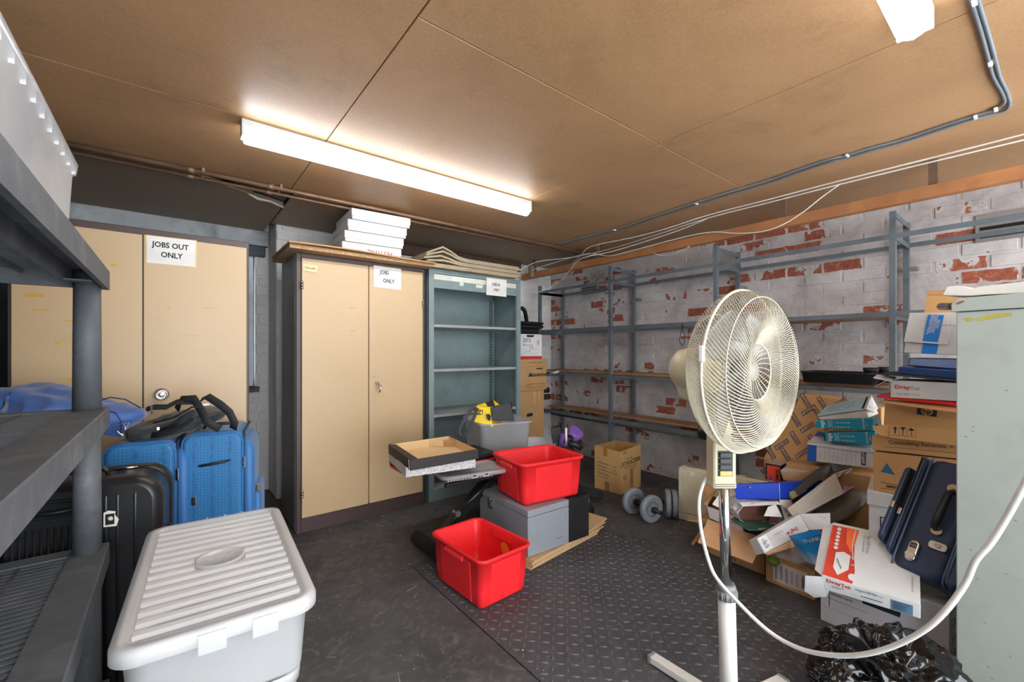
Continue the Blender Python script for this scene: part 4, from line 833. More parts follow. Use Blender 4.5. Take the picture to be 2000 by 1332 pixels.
c3 = P(1304, 947, 3.08); c3.z = .1; ax3 = Vector((.8, -.6, 0)).normalized(); t = thing('dumbbell', 'dumbbell with chrome bar and paired grey plates beside the cream heater', 'dumbbell', (c3.x, c3.y, 0))
ax3 = Vector((CS, -SN, 0))*.97+Vector((SN, CS, 0))*-.25; ax3.normalize()
c3.z = .1; disc(c3, ax3, .098, .04, t); disc(c3+ax3*.044, ax3, .098, .04, t); MB().cyl(c3-ax3*.12, c3-ax3*.02, .0125, n=16).build('bar', m_chrome, t); MB().cyl(c3-ax3*.06, c3-ax3*.025, .018, n=14).build('collar', m_blk, t); MB().tube([c3-ax3*.09+V(0, 0, -.02), c3-ax3*.15+V(0, 0, -.05)], .009, 8).build('spin_lock', m_blk, t); disc(c3-ax3*.0+V(0, 0, 0), ax3, .05, .05, t) if False else None
m_heat = mat('cream_heater_enamel', '#d8d3b4', .45, var=.03, bump=.02, dirt='#b5ae8a', dirtamt=.3)
a0, a1 = at(1325, 1012.8, Z=0), at(1366, 1023.8, Z=0); u = (a1-a0).normalized(); nrm = Vector((-u.y, u.x, 0)); nrm = nrm if nrm.x > 0 else -nrm; LH, HH, DH = .62, .365, .09
K = Matrix(((u.x, nrm.x, 0, a0.x), (u.y, nrm.y, 0, a0.y), (0, 0, 1, .001), (0, 0, 0, 1)))
t = thing('panel_heater', 'cream metal panel heater standing on the floor behind the fan', 'heater', a0+u*.3)
MB(K).box((0, 0, .05), (LH, DH, HH-.012)).build('body', m_heat, t, bevel=.004); MB(K).box((0, .002, 0), (LH, DH, .048)).build('base_trim', m_heat, t, bevel=.003)
MB(K).box((.002, .0, HH-.011), (LH-.002, DH, HH)).build('top_panel', m_heat, t, bevel=.003)
for i in range(3): MB(K).box((.03+i*.19, .03, HH-.001), (.19+i*.19, .07, HH+.004)).build('vent_louvre', m_heat, t, bevel=.001); MB(K).box((.04+i*.19, .045, HH+.004), (.18+i*.19, .058, HH+.005)).build('vent_gap', m_void, t)
for i in range(5): MB(K).box((.03+i*.12, -.003, .07), (.034+i*.12, 0, HH-.05)).build('press_line', m_heat, t)
MB(K).cyl((.10, -.006, HH-.03), (.10, .02, HH-.03), .014, n=20).build('thermostat_dial', m_wplastic, t)
for i in range(22): MB(K).box((-.002, .03, .06+i*.013), (0.001, .07, .065+i*.013)).build('side_slot', m_heat, t)
# ================================================================== LEFT: shelving unit, cases, clear boxes
m_shelf = mat('charcoal_resin', '#565a5e', .6, var=.1, scale=14, bump=.25, bscale=160, dirt='#8f9092', dirtamt=.35, dscale=9)
M = Matrix(); x0, x1, y0, y1 = -.70, -.158, .52, 1.90; tiers = (.13, .573, 1.01, 1.45); TH = .062
su = thing('plastic_shelving', 'charcoal plastic shelving unit close to the camera at far left', 'shelving unit', ((x0+x1)/2, (y0+y1)/2, 0))
for k, z in enumerate(tiers):
    a = .085
    # rim: open-bottomed edge beams round a slatted deck
    zb_, zc_ = z-TH, z-.0122; MB().box((x0, y0, zb_), (x0+.012, y1, zc_)).box((x0, y0, zb_), (x1, y0+.012, zc_)).box((x0, y1-.012, zb_), (x1-.0122, y1, zc_)).box((x1-a, y0, zb_), (x1-a+.008, y1-.0122, zc_)).build('shelf_skirt', m_shelf, su); MB().box((x0, y0, z-.012), (x0+a, y1, z)).box((x0+a+.0002, y1-.06, z-.012), (x1-a-.0002, y1, z)).box((x0+a+.0002, y0, z-.012), (x1-a-.0002, y0+.06, z)).build('shelf_rim', m_shelf, su, bevel=.002)
    MB().prism([(x1-a, y0, z), (x1-.003, y0, z), (x1, y0, z-.003), (x1, y0, zb_), (x1-.012, y0, zb_), (x1-.012, y0, z-.012), (x1-a, y0, z-.012)], (0, y1-y0, 0)).build('edge_beam', m_shelf, su)
    n = 50; st = (y1-.06-(y0+.06))/n
    for i in range(n): MB().box((x0+a, y0+.06+i*st+st*.28, z-.022), (x1-a, y0+.06+(i+1)*st-st*.28, z-.004)).build('slat', m_shelf, su) if k in (1,) or i > 30 else None
    if k != 1:
        r = MB()
        for i in range(31): r.box((x0+a, y0+.06+i*st+st*.28, z-.022), (x1-a, y0+.06+(i+1)*st-st*.28, z-.004))
        r.build('slats', m_shelf, su, kind='stuff')
    for x in (x0+a+.10, x0+a+.27): MB().box((x, y0+.05, z-.034), (x+.008, y1-.05, z-.0035)).build('deck_rib', m_shelf, su)
    MB().box((x1-.075, y1-.22, z-TH-.001), (x1-.02, y1-.17, z-TH+.002)).build('socket_plate', m_shelf, su)
for (x, y) in ((x0+.045, y0+.045), (x0+.045, y1-.055), (x1-.046, y1-.055), (x1-.046, y0+.045)):
    zz = 0
    for z in tiers: 
        if z-TH*.3 > zz: MB().cyl((x, y, zz), (x, y, z-.02), .0335, .031, n=28).build('post', m_shelf, su)
        zz = z-.004
q0 = P(170, 1203, 1.32); MB().cyl(q0+V(0, -.033, 0), q0+V(0, -.036, 0), .004, n=10).build('rivet', m_shelf, su)
# clear tub on the top tier
def cleartub(M, w_, d_, h_, m, t, nm='tub', flip=False):
    MB(M).rings([(w_*.88, d_*.90, .03, 0), (w_*.9, d_*.92, .035, .01), (w_*.955, d_*.965, .045, h_-.035), (w_*.985, d_*.985, .045, h_-.033), (w_, d_, .05, h_-.004), (w_*.99, d_*.99, .05, h_), (w_*.965, d_*.975, .045, h_-.003), (w_*.95, d_*.96, .045, h_-.035), (w_*.89, d_*.91, .03, .012)], n=6).build(nm, m, t)
M = TR(-.452, 1.39, 1.4505, 0); t = thing('storage_tub', 'clear plastic tub on the top tier of the charcoal shelving unit', 'storage box', M.translation)
m_clr2 = clear_mat('clear_tub_plastic', '#f6f9fd', .5, .25, .3)
cleartub(M, .46, .98, .305, m_clr2, t)
for i in range(12): MB(M).box((.214, -.45+i*.078, .262), (.2275, -.446+i*.078, .302)).build('rim_rib', m_clr2, t)
MB(M).box((.205, .05, .18), (.2075, .09, .22)).build('price_label', m_paper, t)
# stack of two clear boxes with lid
for k, (zb, hh, lab) in enumerate(((.001, .44, 'lower clear plastic storage box of the foreground pair, without lid'), (.43, .187, 'upper clear storage box with a ribbed lid in the foreground'))):
    M = TR(.105, 1.436, zb, -3.1); t = thing('storage_box', lab, 'storage box', M.translation, 'clear storage boxes in the foreground')
    sc = .86 if k == 0 else .95
    cleartub(M, .372*sc, .723*sc, hh-.002 if k else .425, m_frost, t)
    if k:
        w_, d_, z = .372, .723, hh
        ld = MB(M).rings([(w_*.97, d_*.985, .045, z-.032), (w_, d_, .05, z-.028), (w_, d_, .05, z-.006), (w_*.975, d_*.985, .045, z+.002), (w_*.86, d_*.93, .03, z+.002), (w_*.845, d_*.925, .028, z-.006), (w_*.2, d_*.2, .02, z-.006)], n=6).build('lid', m_frost, t)
        nb = 14
        for i in range(nb):
            y = -d_*.44+(i+.5)*d_*.88/nb; seg = [(-w_*.41, w_*.41)]
            if abs(y) < .055: e = math.sqrt(max(0, .0575**2-y*y)); seg = [(-w_*.41, -e-.004), (e+.004, w_*.41)]
            for a, b_ in seg: MB(M).prism([(a, y-.013, z-.0058), (a, y-.009, z+.003), (a, y+.009, z+.003), (a, y+.013, z-.0058)], (b_-a, 0, 0)).build('lid_rib', m_frost, ld, bevel=.002)
        MB(M).lathe([(.058, z-.006), (.058, z+.004), (.052, z+.005), (.048, z+.001), (0, z+.001)], 36).build('lid_boss', m_frost, ld)
        lettering(t, [M @ Vector(p) for p in ((-.05, .04, z+.0025), (.05, .04, z+.0025), (.05, -.04, z+.0025), (-.05, -.04, z+.0025))], [('W', .5, .5, .04, 0, True, 1.4)], m_frost, 'boss_emblem')
        for x in (-.02, .075): MB(M).box((x-.025, -d_/2-.006, z-.045), (x+.025, -d_/2+.004, z-.004)).build('lid_clip', m_clear, ld, bevel=.002)
        for x in (-.03, .02, .07): MB(M).box((x-.002, d_/2-.012, z-.02), (x+.002, d_/2+.001, z+.004)).build('rim_notch', m_frost, ld)
# black hard suitcase
m_hard = mat('black_hard_shell', '#1f2022', .33, var=.08, scale=20, bump=.12, bscale=260, dirt='#3b3c3e', dirtamt=.3)
M = TR(-.205, 2.085, .03, -9); W_, D_, H_ = .40, .27, .735
t = thing('hard_suitcase', 'black ribbed hard-shell suitcase behind the shelving post', 'suitcase', (M.translation.x, M.translation.y, 0), None)
K = M @ Matrix.Translation((0, 0, 0)) @ Matrix.Rotation(math.pi/2, 4, 'X')   # local: x across, y up, z towards viewer
def shell(z0, z1, s): return [(W_-.05, H_-.05, .06, z1, 0, H_/2), (W_-.012, H_-.012, .08, z1-s*.018, 0, H_/2), (W_, H_, .085, z1-s*.05, 0, H_/2), (W_, H_, .085, z0, 0, H_/2)]
fs_ = MB(K).rings(shell(.006, D_/2, 1), n=7).build('front_shell', m_hard, t); MB(K).rings(shell(-.006, -D_/2, -1), n=7).build('rear_shell', m_hard, t)
MB(K).rings([(W_-.012, H_-.012, .08, -.006, 0, H_/2), (W_-.012, H_-.012, .08, .006, 0, H_/2)], n=7).build('zip_band', m_blk, t)
rb = MB(K)
for i, x in enumerate([-.16+.016*j for j in range(13)]):
    MB(K).tube([(x, .06, D_/2-.001), (x, H_-.13, D_/2-.001)], .0042, 8).build('shell_rib', m_hard, fs_)
for x in (.055, .085, .13): MB(K).tube([(x, .05, D_/2-.003), (x, H_-.06, D_/2-.003), (x, H_-.035, D_/2-.012), (x, H_-.01, D_/2-.045)], .006, 8).build('shell_rib', m_hard, fs_)
oval = [(-.07+.105*math.copysign(abs(math.cos(a))**.7, math.cos(a)), H_-.075+.024*math.copysign(abs(math.sin(a))**.8, math.sin(a)), D_/2) for a in [2*math.pi*i/28 for i in range(28)]]
MB(K).tube(oval+[oval[0]], .006, 8).build('handle_surround', m_hard, fs_); MB(K).prism([(x, y, D_/2-.004) for x, y, z in oval], (0, 0, .0055)).build('handle_recess', m_void, fs_)
MB(K).tube([(-.14, H_-.08, D_/2+.004), (-.07, H_-.084, D_/2+.008), (.0, H_-.08, D_/2+.004)], .007, 10).build('side_handle', m_blk, t)
MB(K).tube([(-.10, H_+.002, .04), (-.09, H_+.022, .04), (.03, H_+.022, .04), (.04, H_+.002, .04)], .009, 10).build('top_handle', m_blk, t)
MB(K).tube([(.05, H_+.004, 0), (.075, H_+.006, .004), (.11, H_+.004, .0)], .004, 8).build('zip_pull', m_chrome, t); MB(K).tube([(-.02, H_+.02, .055), (.02, H_+.02, .058)], .005, 8).build('zip_pull', m_steel, t)
MB(K).cbox((.155, .475, D_/2+.002), (.018, .042, .016)).build('stud_foot', m_blk, t, bevel=.003); MB(K).cbox((W_/2+.004, .51, .03), (.014, .035, .02)).build('stud_foot', m_blk, t, bevel=.003)
sq = [K @ Vector(p) for p in ((.052, .635, D_/2+.0075), (.090, .635, D_/2+.0075), (.090, .58, D_/2+.0075), (.052, .58, D_/2+.0075))]
patch(t, sq, [[(0, .1), (0, .95), (.85, 1.0), (1, .6), (.75, .3), (.8, .1), (.3, 0)]], m_paper, 'sticker'); patch(t, sq, [R4(.12, .2, .72, .85)], m_void, 'sticker_panel', .0014)
MB().lathe([(0, 0), (.0085, 0), (0, .0005)], 20, M=Matrix.Translation(bil(sq, .42, .5)) @ K.to_3x3().to_4x4() @ Matrix.Translation((0, 0, .002))).build('sticker_globe', m_paper, t)
for x in (-.13, .13):
    for y in (-.09, .09): MB(M).cyl((x, y, -.005), (x, y, .01), .012, n=12).build('wheel_fork', m_blk, t); MB(M).cyl((x-.01, y, -.008), (x+.01, y, -.008), .0215, n=16).build('wheel', m_blk, t)
# blue soft suitcases
t_ = NT('blue_hex_fabric'); tc = t_.n('ShaderNodeTexCoord').outputs['Object']; vo = t_.n('ShaderNodeTexVoronoi', feature='DISTANCE_TO_EDGE'); vo.inputs['Scale'].default_value = 75; vo.inputs['Randomness'].default_value = .15; t_.l(tc, vo.inputs['Vector'])
b_ = t_.n('ShaderNodeBsdfPrincipled'); t_.l(t_.ramp(vo.outputs[0], [(.0, lin('#1f5f96')), (.10, lin('#2f7cb6')), (.4, lin('#3485bf'))]), b_.inputs['Base Color']); b_.inputs['Roughness'].default_value = .5; b_.inputs['Sheen Weight'].default_value = .2
t_.l(t_.bump(vo.outputs[0], .5, .0015), b_.inputs['Normal']); t_.l(b_.outputs[0], t_.out.inputs[0]); m_hex = t_.m
m_blu = mat('blue_nylon', '#2b6fae', .5, var=.08, bump=.1, sheen=.2); m_zip = mat('dark_blue_zip', '#16375c', .6)
def softcase(M, w_, d_, h_, label):
    t = thing('soft_suitcase', label, 'suitcase', M.translation, 'blue fabric suitcases')
    z = M @ Matrix.Translation((0, 0, 0)); K = M @ Matrix.Rotation(math.pi/2, 4, 'X')
    MB(K).rings([(w_-.03, h_-.03, .03, d_/2, 0, h_/2), (w_-.006, h_-.006, .04, d_/2-.008, 0, h_/2), (w_, h_, .045, d_/2-.03, 0, h_/2), (w_, h_, .045, -d_/2+.03, 0, h_/2), (w_-.03, h_-.03, .03, -d_/2, 0, h_/2)], n=7).build('body', m_hex, t)
    for zz in (d_/2-.012, d_/2-.05):
        r = [(x, y+h_/2, zz) for x, y in rrect(w_+.002, h_+.002, .045, 6)]; MB(K).tube(r+[r[0]], .0038, 8, caps=False).build('piping', m_blu, t)
    # front pockets on the right-hand side
    MB(M).rings([(.05, d_*.86, .02, .03, w_/2+.02, 0), (.055, d_*.9, .025, .06, w_/2+.022, 0), (.055, d_*.9, .025, h_-.09, w_/2+.022, 0), (.03, d_*.8, .02, h_-.045, w_/2+.01, 0)], n=5).build('pocket', m_blu, t)
    MB(M).rings([(.03, d_*.72, .014, .05, w_/2+.056, 0), (.04, d_*.78, .018, .08, w_/2+.058, 0), (.04, d_*.78, .018, h_-.33, w_/2+.058, 0), (.02, d_*.7, .01, h_-.30, w_/2+.05, 0)], n=5).build('pocket', m_blu, t)
    MB(M).tube([(w_/2+.004, -d_/2+.02, .05), (w_/2+.004, -d_/2+.02, h_-.06), (w_/2+.004, -d_/2+.06, h_-.01), (w_/2+.004, d_/2-.05, h_-.005)], .006, 8).build('zip', m_zip, t)
    for z0 in (h_-.13, h_-.155): MB(M).box((w_/2+.004, -d_/2-.004, z0-.02), (w_/2+.014, -d_/2+.004, z0+.008)).build('zip_pull', m_chrome, t, bevel=.002)
    MB(M).box((w_/2+.055, -d_*.4-.004, h_-.31), (w_/2+.075, -d_*.4+.004, h_-.27)).build('zip_pull', m_chrome, t, bevel=.003)
    MB(K).tube([(-.055, h_-.145, d_/2+.002), (-.04, h_-.142, d_/2+.016), (.05, h_-.133, d_/2+.016), (.068, h_-.130, d_/2+.002)], [.003, .006, .006, .003], 10).build('grab_handle', m_blk, t)
    MB(M).tube([(-.06, -.03, h_-.004), (-.05, -.03, h_+.02), (.05, -.03, h_+.02), (.06, -.03, h_-.004)], .008, 8).build('carry_handle', m_blk, t)
    for x in (-w_*.3, w_*.3):
        for y in (-d_*.35, d_*.35): MB(M).cyl((x-.01, y, .012), (x+.01, y, .012), .0, n=3) if False else None
    return t
softcase(TR(.19, 2.66, .002, -11), .235, .42, .80, 'right-hand bright blue fabric suitcase showing its grab handle')
softcase(TR(-.08, 2.66, .002, -8), .24, .42, .785, 'left-hand bright blue fabric suitcase half hidden by the black one')
# navy holdall lying over the cases
m_navy = mat('navy_nylon', '#3a5c9a', .6, var=.12, scale=4, bump=.1, sheen=.3)
t = thing('holdall', 'crumpled navy blue nylon garment bag lying on the cases behind the shelf', 'bag', (-.42, 2.5, .8))
ctr = [P(-60, 800, 1.68), P(60, 800, 1.76), P(150, 808, 1.80), P(225, 822, 1.84), P(282, 810, 1.87)]; rad = [.11, .12, .11, .095, .022]
def hold(u, v):
    k = v*(len(ctr)-1); i = min(int(k), len(ctr)-2); f = k-i; c = ctr[i].lerp(ctr[i+1], f); r = rad[i]*(1-f)+rad[i+1]*f
    if v > .97: r *= max(.05, (1-v)/.03)
    a = 2*math.pi*u; dn = (ctr[i+1]-ctr[i]).normalized(); s = dn.cross(Vector((0, 0, 1))).normalized()
    p = c+s*math.cos(a)*r*1.35+Vector((0, 0, 1))*math.sin(a)*r*(.75 if math.sin(a) > 0 else .55)
    n1 = noise.noise(p*6)+.6*(1-2*abs(noise.noise(p*11))); return p+(p-c)*n1*.34
MB().grid(hold, 64, 90, closeu=True).build('bag_body', m_navy, t)
MB().tube([P(196, 782, 1.76), P(215, 776, 1.77), P(245, 780, 1.8), P(275, 797, 1.84)], .0025, 6).build('seam_piping', mat('dark_navy_piping', '#1a2c52', .7), t)
MB().tube([P(198, 800, 1.70), P(225, 806, 1.71), P(236, 822, 1.71), P(236, 846, 1.72)], .0025, 6).build('seam_piping', mat('dark_navy_piping', ''), t)
MB().hexa([P(200, 850, 1.76), P(236, 856, 1.76), P(240, 852, 1.80), P(205, 846, 1.80)], [P(205, 835, 1.74), P(251, 826, 1.76), P(254, 824, 1.8), P(208, 830, 1.8)]).build('end_tab', m_navy, t, bevel=.004)
r = [P(238, 838, 1.735)+(P(1, 0, 1)-P(0, 0, 1))*0+Vector((CS, -SN, 0))*.014*math.cos(a)+V(0, 0, 1)*.018*math.sin(a) for a in [-2.2+.35*i for i in range(13)]]
MB().tube(r, .0022, 8).build('d_ring', m_chrome, t); MB().tube([P(228, 842, 1.72), P(233, 846, 1.73), P(241, 851, 1.73)], .003, 8).build('snap_hook', m_chrome, t)
# black carry bag with webbing on the blue cases
t = thing('carry_bag', 'empty black laptop bag with webbing straps lying on the blue suitcases', 'bag', P(330, 850, 2.1)); m_web = mat('black_webbing', '#27292c', .75, bump=.4, bscale=400); m_bag = mat('black_bag_fabric', '#2d3438', .6, var=.15, bump=.2, sheen=.2)
c = P(345, 826, 2.08); K = Matrix.Translation(c) @ Matrix.Rotation(math.radians(8), 4, 'Z') @ Matrix.Rotation(math.radians(-12), 4, 'Y')
crumple((0, 0, 0), (.19, .15, .042), 60, 26, .022, 9, 3, M=K, power=2.8).build('bag_body', m_bag, t)
wv = lambda *pts: [P(*p) for p in pts]
nv = V(-.55, -.75, .35)
MB().ribbon(wv((300, 848, 1.93), (330, 836, 1.9), (360, 815, 1.88), (376, 805, 1.9), (380, 820, 1.88), (350, 836, 1.87), (315, 848, 1.87), (296, 850, 1.9)), .026, .003, nv).build('handle', m_web, t)
MB().ribbon(wv((345, 800, 2.05), (355, 780, 2.03), (378, 778, 2.0), (392, 800, 1.96), (405, 825, 1.93), (430, 838, 1.95)), .034, .003, nv).build('shoulder_strap', m_web, t)
MB().ribbon(wv((392, 782, 2.02), (405, 774, 2.0), (430, 790, 1.98), (448, 805, 1.97), (458, 825, 1.97), (455, 838, 1.99)), .034, .003, [V(-.2, -.7, .7), V(-.3, -.7, .7), V(-.4, -.8, .4), V(-.5, -.8, .1), V(-.5, -.8, 0), V(-.5, -.8, 0)]).build('shoulder_strap', m_web, t)
MB().ribbon(wv((285, 800, 2.0), (300, 795, 2.0), (325, 795, 2.0), (345, 785, 2.02), (385, 785, 2.02)), .03, .004, V(-.3, -.6, .7)).build('shoulder_strap', m_web, t)
MB().tube(wv((300, 826, 1.97), (340, 815, 1.95), (375, 795, 1.95), (400, 796, 1.98)), .004, 8).build('zip', m_void, t)
MB().box(P(309, 837, 1.87)-V(.004, .004, .006), P(309, 837, 1.87)+V(.004, .004, .006)).build('zip_pull', m_chrome, t); MB().box(P(402, 790, 1.97)-V(.012, .004, .004), P(402, 790, 1.97)+V(.012, .004, .004)).build('buckle', m_wplastic, t, bevel=.002)
MB().box(P(296, 801, 1.98)-V(.004, .006, .02), P(296, 801, 1.98)+V(.004, .006, .02)).build('buckle', m_blk, t)

# ================================================================== FAN
m_fan = mat('aged_cream_plastic', '#d0c6a6', .4, var=.03, bump=.02); m_wire = mat('cream_coated_wire', '#c4bca8', .5, bump=0); m_wtube = mat('white_powder_coat', '#dedcd6', .45, bump=.03, dirt='#b9b6ad')
lf = lambda l, f, z: Vector((l*CS+f*SN, -l*SN+f*CS, z))
bx = lf(.712, 1.405, 0); fan = thing('pedestal_fan', 'tall cream pedestal fan with round wire cage in the right foreground', 'fan', bx)
A, B_ = (lf(.540, 1.64, 0)-bx), (lf(.960, 1.525, 0)-bx)
for d_ in (A, B_):
    for s in (1, -1):
        e = bx+d_*s; L = d_.length; uu = d_.normalized()*s; sd = uu.cross(V(0, 0, 1))*.019
        ft = MB().hexa([bx-sd+V(0, 0, .012), bx+sd+V(0, 0, .012), e+sd+V(0, 0, .004), e-sd+V(0, 0, .004)], [bx-sd+V(0, 0, .04), bx+sd+V(0, 0, .04), e+sd+V(0, 0, .03), e-sd+V(0, 0, .03)]).build('foot', m_wtube, fan, bevel=.003)
        MB().hexa([e-uu*.002-sd*1.05+V(0, 0, .001), e-uu*.002+sd*1.05+V(0, 0, .001), e+uu*.014+sd*1.05+V(0, 0, .001), e+uu*.014-sd*1.05+V(0, 0, .001)], [e-uu*.002-sd*1.05+V(0, 0, .032), e-uu*.002+sd*1.05+V(0, 0, .032), e+uu*.014+sd*1.05+V(0, 0, .031), e+uu*.014-sd*1.05+V(0, 0, .031)]).build('foot_cap', mat('grey_rubber_cap', '#8b8c8c', .6), ft, bevel=.003)
        MB().cyl(e-uu*.02+sd*1.0+V(0, 0, .02), e-uu*.02+sd*1.12+V(0, 0, .02), .003, n=10).build('screw', m_steel, ft)
pt_ = P(1414, 957, 1.425); pm = P(1416, 1160, 1.415)
tilt = lambda z: bx.lerp(pt_, 1).lerp(bx, 1) if False else Vector((bx.x+(pt_.x-bx.x)*z/pt_.z, bx.y+(pt_.y-bx.y)*z/pt_.z, z))
MB().cyl(tilt(.04), tilt(.40), .027, .0265, n=28).build('lower_tube', m_wtube, fan); MB().cyl(tilt(.02), tilt(.06), .045, .032, n=28).build('hub', m_wtube, fan)
m_gpl = mat('grey_fan_collar', '#7d7f80', .5); hc_ = MB().cyl(tilt(.375), tilt(.405), .030, .0325, n=28).cyl(tilt(.405), tilt(.425), .0315, .026, n=28).build('height_collar', m_gpl, fan)
for i in range(14):
    a = i*2*math.pi/14; c_ = tilt(.39)+V(math.cos(a)*.0315, math.sin(a)*.0315, 0); MB().cyl(c_-V(0, 0, .012), c_+V(0, 0, .012), .0028, n=6).build('collar_rib', m_gpl, hc_)
MB().cyl(tilt(.42), tilt(.80), .0165, n=28).build('chrome_tube', m_chrome, fan)
# control column
cq = lambda x, y, d: P(x, y, d)
fl, fr_ = cq(1393.5, 955, 1.40), cq(1440, 957, 1.40); bl_ = cq(1385, 950, 1.47)
up = V(0, 0, 1); W3 = fr_-fl; W3.z = 0; D3 = Vector((W3.y, -W3.x, 0)).normalized(); D3 = D3 if D3.y > 0 else -D3; D3 = D3*.055
zb, zt = fl.z, cq(1400, 835, 1.4).z+.02
b4 = [fl, fl+W3, fl+W3+D3, fl+D3]; b4 = [Vector((p.x, p.y, zb)) for p in b4]; t4 = [p+up*(zt-zb)+W3*k for p, k in zip(b4, (.0, -.28, -.28, .0))]
hs = MB().hexa(b4, t4).build('control_housing', m_fan, fan, bevel=.006, seg=3)
neck = [b4[0].lerp(b4[2], .5)+up*(zt-zb-.05), lf(.665, 1.455, 1.02), lf(.662, 1.46, 1.10)]
MB().tube(neck, [.04, .035, .033], 20).build('neck', m_fan, fan)
fq = [t4[0]+V(0, 0, -.005), t4[1]+V(0, 0, -.005), b4[1], b4[0]]; Nn = -D3.normalized()
def fpos(u, z, o=.001): return b4[0]+W3*u+up*(z-zb)+Nn*o
def fbox(u0, u1, z0, z1, o0, o1, m, nm, bev=.001): return MB().hexa([fpos(u0, z0, o0), fpos(u1, z0, o0), fpos(u1, z1, o0), fpos(u0, z1, o0)], [fpos(u0, z0, o1), fpos(u1, z0, o1), fpos(u1, z1, o1), fpos(u0, z1, o1)]).build(nm, m, hs, bevel=bev)
zz = lambda y: cq(1415, y, 1.40).z
m_face = mat('beige_fascia', '#c9b891', .5); fbox(.06, .93, zz(952), zz(862), 0, .0015, m_face, 'fascia'); fbox(.17, .80, zz(930), zz(880), .0015, .003, m_blk, 'button_bezel')
for i in range(4): fbox(.22, .75, zz(929-i*12), zz(919-i*12), .003, .009, mat('gold_button', '#b59f52', .4) if i == 0 else m_blk, 'push_button', .0025)
for a_, b__ in ((945, 947), (949, 951)): fbox(.07, .92, zz(b__), zz(a_), .0015, .0022, mat('grey_stripe', '#565a5e', .5), 'stripe', 0)
# head
Cr = lf(.715, 1.315, EYE-(725-HY)/F*1.315); axis = lf(.588, -.809, .0).normalized(); RR = .245
KF = Matrix.Translation(Cr) @ axis.to_track_quat('Z', 'Y').to_matrix().to_4x4()
prof_f = [(.245, .0), (.24, .028), (.222, .055), (.195, .074), (.16, .082), (.13, .076), (.105, .056), (.085, .036), (.06, .022), (.03, .018), (.012, .018)]
prof_b = [(.245, -.002), (.238, -.035), (.215, -.066), (.18, -.088), (.14, -.10), (.10, -.106), (.07, -.108)]
def interp(pr, t):
    k = t*(len(pr)-1); i = min(int(k), len(pr)-2); f = k-i; return pr[i][0]*(1-f)+pr[i+1][0]*f, pr[i][1]*(1-f)+pr[i+1][1]*f
def guard(pr, n, twist, name):
    b = MB()
    for k in range(n):
        a0 = 2*math.pi*k/n; pts = []
        for j in range(17):
            t = j/16; r, z = interp(pr, t); a = a0+twist*t; pts.append(KF @ Vector((r*math.cos(a), r*math.sin(a), z)))
        b.tube(pts, .0015, 3, caps=False)
    return b.build(name, m_wire, fan, kind='stuff', recalc=False)
guard(prof_f[:8], 116, .95, 'front_guard_wires'); guard(prof_f[7:], 26, .5, 'front_centre_wires'); guard(prof_b, 120, -1.15, 'rear_guard_wires')
def hoop(r, z, rad, nm, m=m_wire): 
    pts = [KF @ Vector((r*math.cos(a), r*math.sin(a), z)) for a in [2*math.pi*i/72 for i in range(73)]]; return MB().tube(pts, rad, 8, caps=False).build(nm, m, fan)
hoop(.247, 0, .0045, 'guard_rim'); hoop(.085, .036, .0022, 'guard_ring'); hoop(.018, .018, .003, 'guard_ring'); hoop(.072, -.107, .003, 'guard_ring'); hoop(.222, .0553, .0016, 'guard_ring'); hoop(.18, -.088, .0016, 'guard_ring')
MB().lathe([(.0, -.108), (.068, -.108), (.068, -.12), (.075, -.13), (.075, -.175), (.066, -.215), (.05, -.232), (0, -.236)], 36, M=KF).build('motor_housing', m_fan, fan)
MB().hexa([Cr-axis*.13+V(0, 0, -.115)-axis.cross(up)*.035, Cr-axis*.13+V(0, 0, -.115)+axis.cross(up)*.035, Cr-axis*.205+V(0, 0, -.1)+axis.cross(up)*.035, Cr-axis*.205+V(0, 0, -.1)-axis.cross(up)*.035],
          [Cr-axis*.12+V(0, 0, -.04)-axis.cross(up)*.045, Cr-axis*.12+V(0, 0, -.04)+axis.cross(up)*.045, Cr-axis*.22+V(0, 0, -.04)+axis.cross(up)*.045, Cr-axis*.22+V(0, 0, -.04)-axis.cross(up)*.045]).build('motor_underside', m_fan, fan, bevel=.012, seg=3)
MB().lathe([(0, .03), (.028, .028), (.034, .015), (.036, -.03), (.0, -.035)], 28, M=KF).build('blade_hub', mat('grey_blade_hub', '#8e8a80', .5), fan)
m_blade = clear_mat('translucent_blade', '#a3a29d', .35, .2, .5)
for k in range(4):
    a0 = k*math.pi/2+.5; vs = []
    def bl2(u, v):
        r = .03+.185*v; a = a0+(u-.5)*(1.25*(.55+.45*math.sin(math.pi*min(1, v*.9+.1))))+.35*v; return KF @ Vector((r*math.cos(a), r*math.sin(a), -.01+(u-.5)*-.055*(1-.3*v)))
    MB().grid(bl2, 10, 12).build('blade', m_blade, fan, solid=.002, recalc=False)
for a in (math.pi*.93,): 
    c_ = KF @ Vector((.249*math.cos(a), .249*math.sin(a), 0)); MB().cbox(c_, (.014, .014, .045)).build('guard_clip', m_wplastic, fan, bevel=.003)
cord = [(1392, 930, 1.44), (1385, 931, 1.46), (1376, 940, 1.45), (1368, 962, 1.44), (1365, 990, 1.43), (1370, 1040, 1.40), (1384, 1095, 1.36), (1400, 1130, 1.33), (1440, 1175, 1.27), (1500, 1232, 1.20), (1560, 1266, 1.13), (1620, 1279, 1.06), (1680, 1279, 1.0), (1740, 1264, .95), (1800, 1234, .90), (1845, 1195, .87), (1885, 1140, .85), (1905, 1095, .83), (1935, 1060, .81), (1965, 1012, .79), (2000, 948, .76), (2040, 870, .74), (2080, 790, .73)]
cable([P(*p) for p in cord], .0057, m_wtube, None, '', n=10, sm=4).build('power_cord', m_wtube, fan)
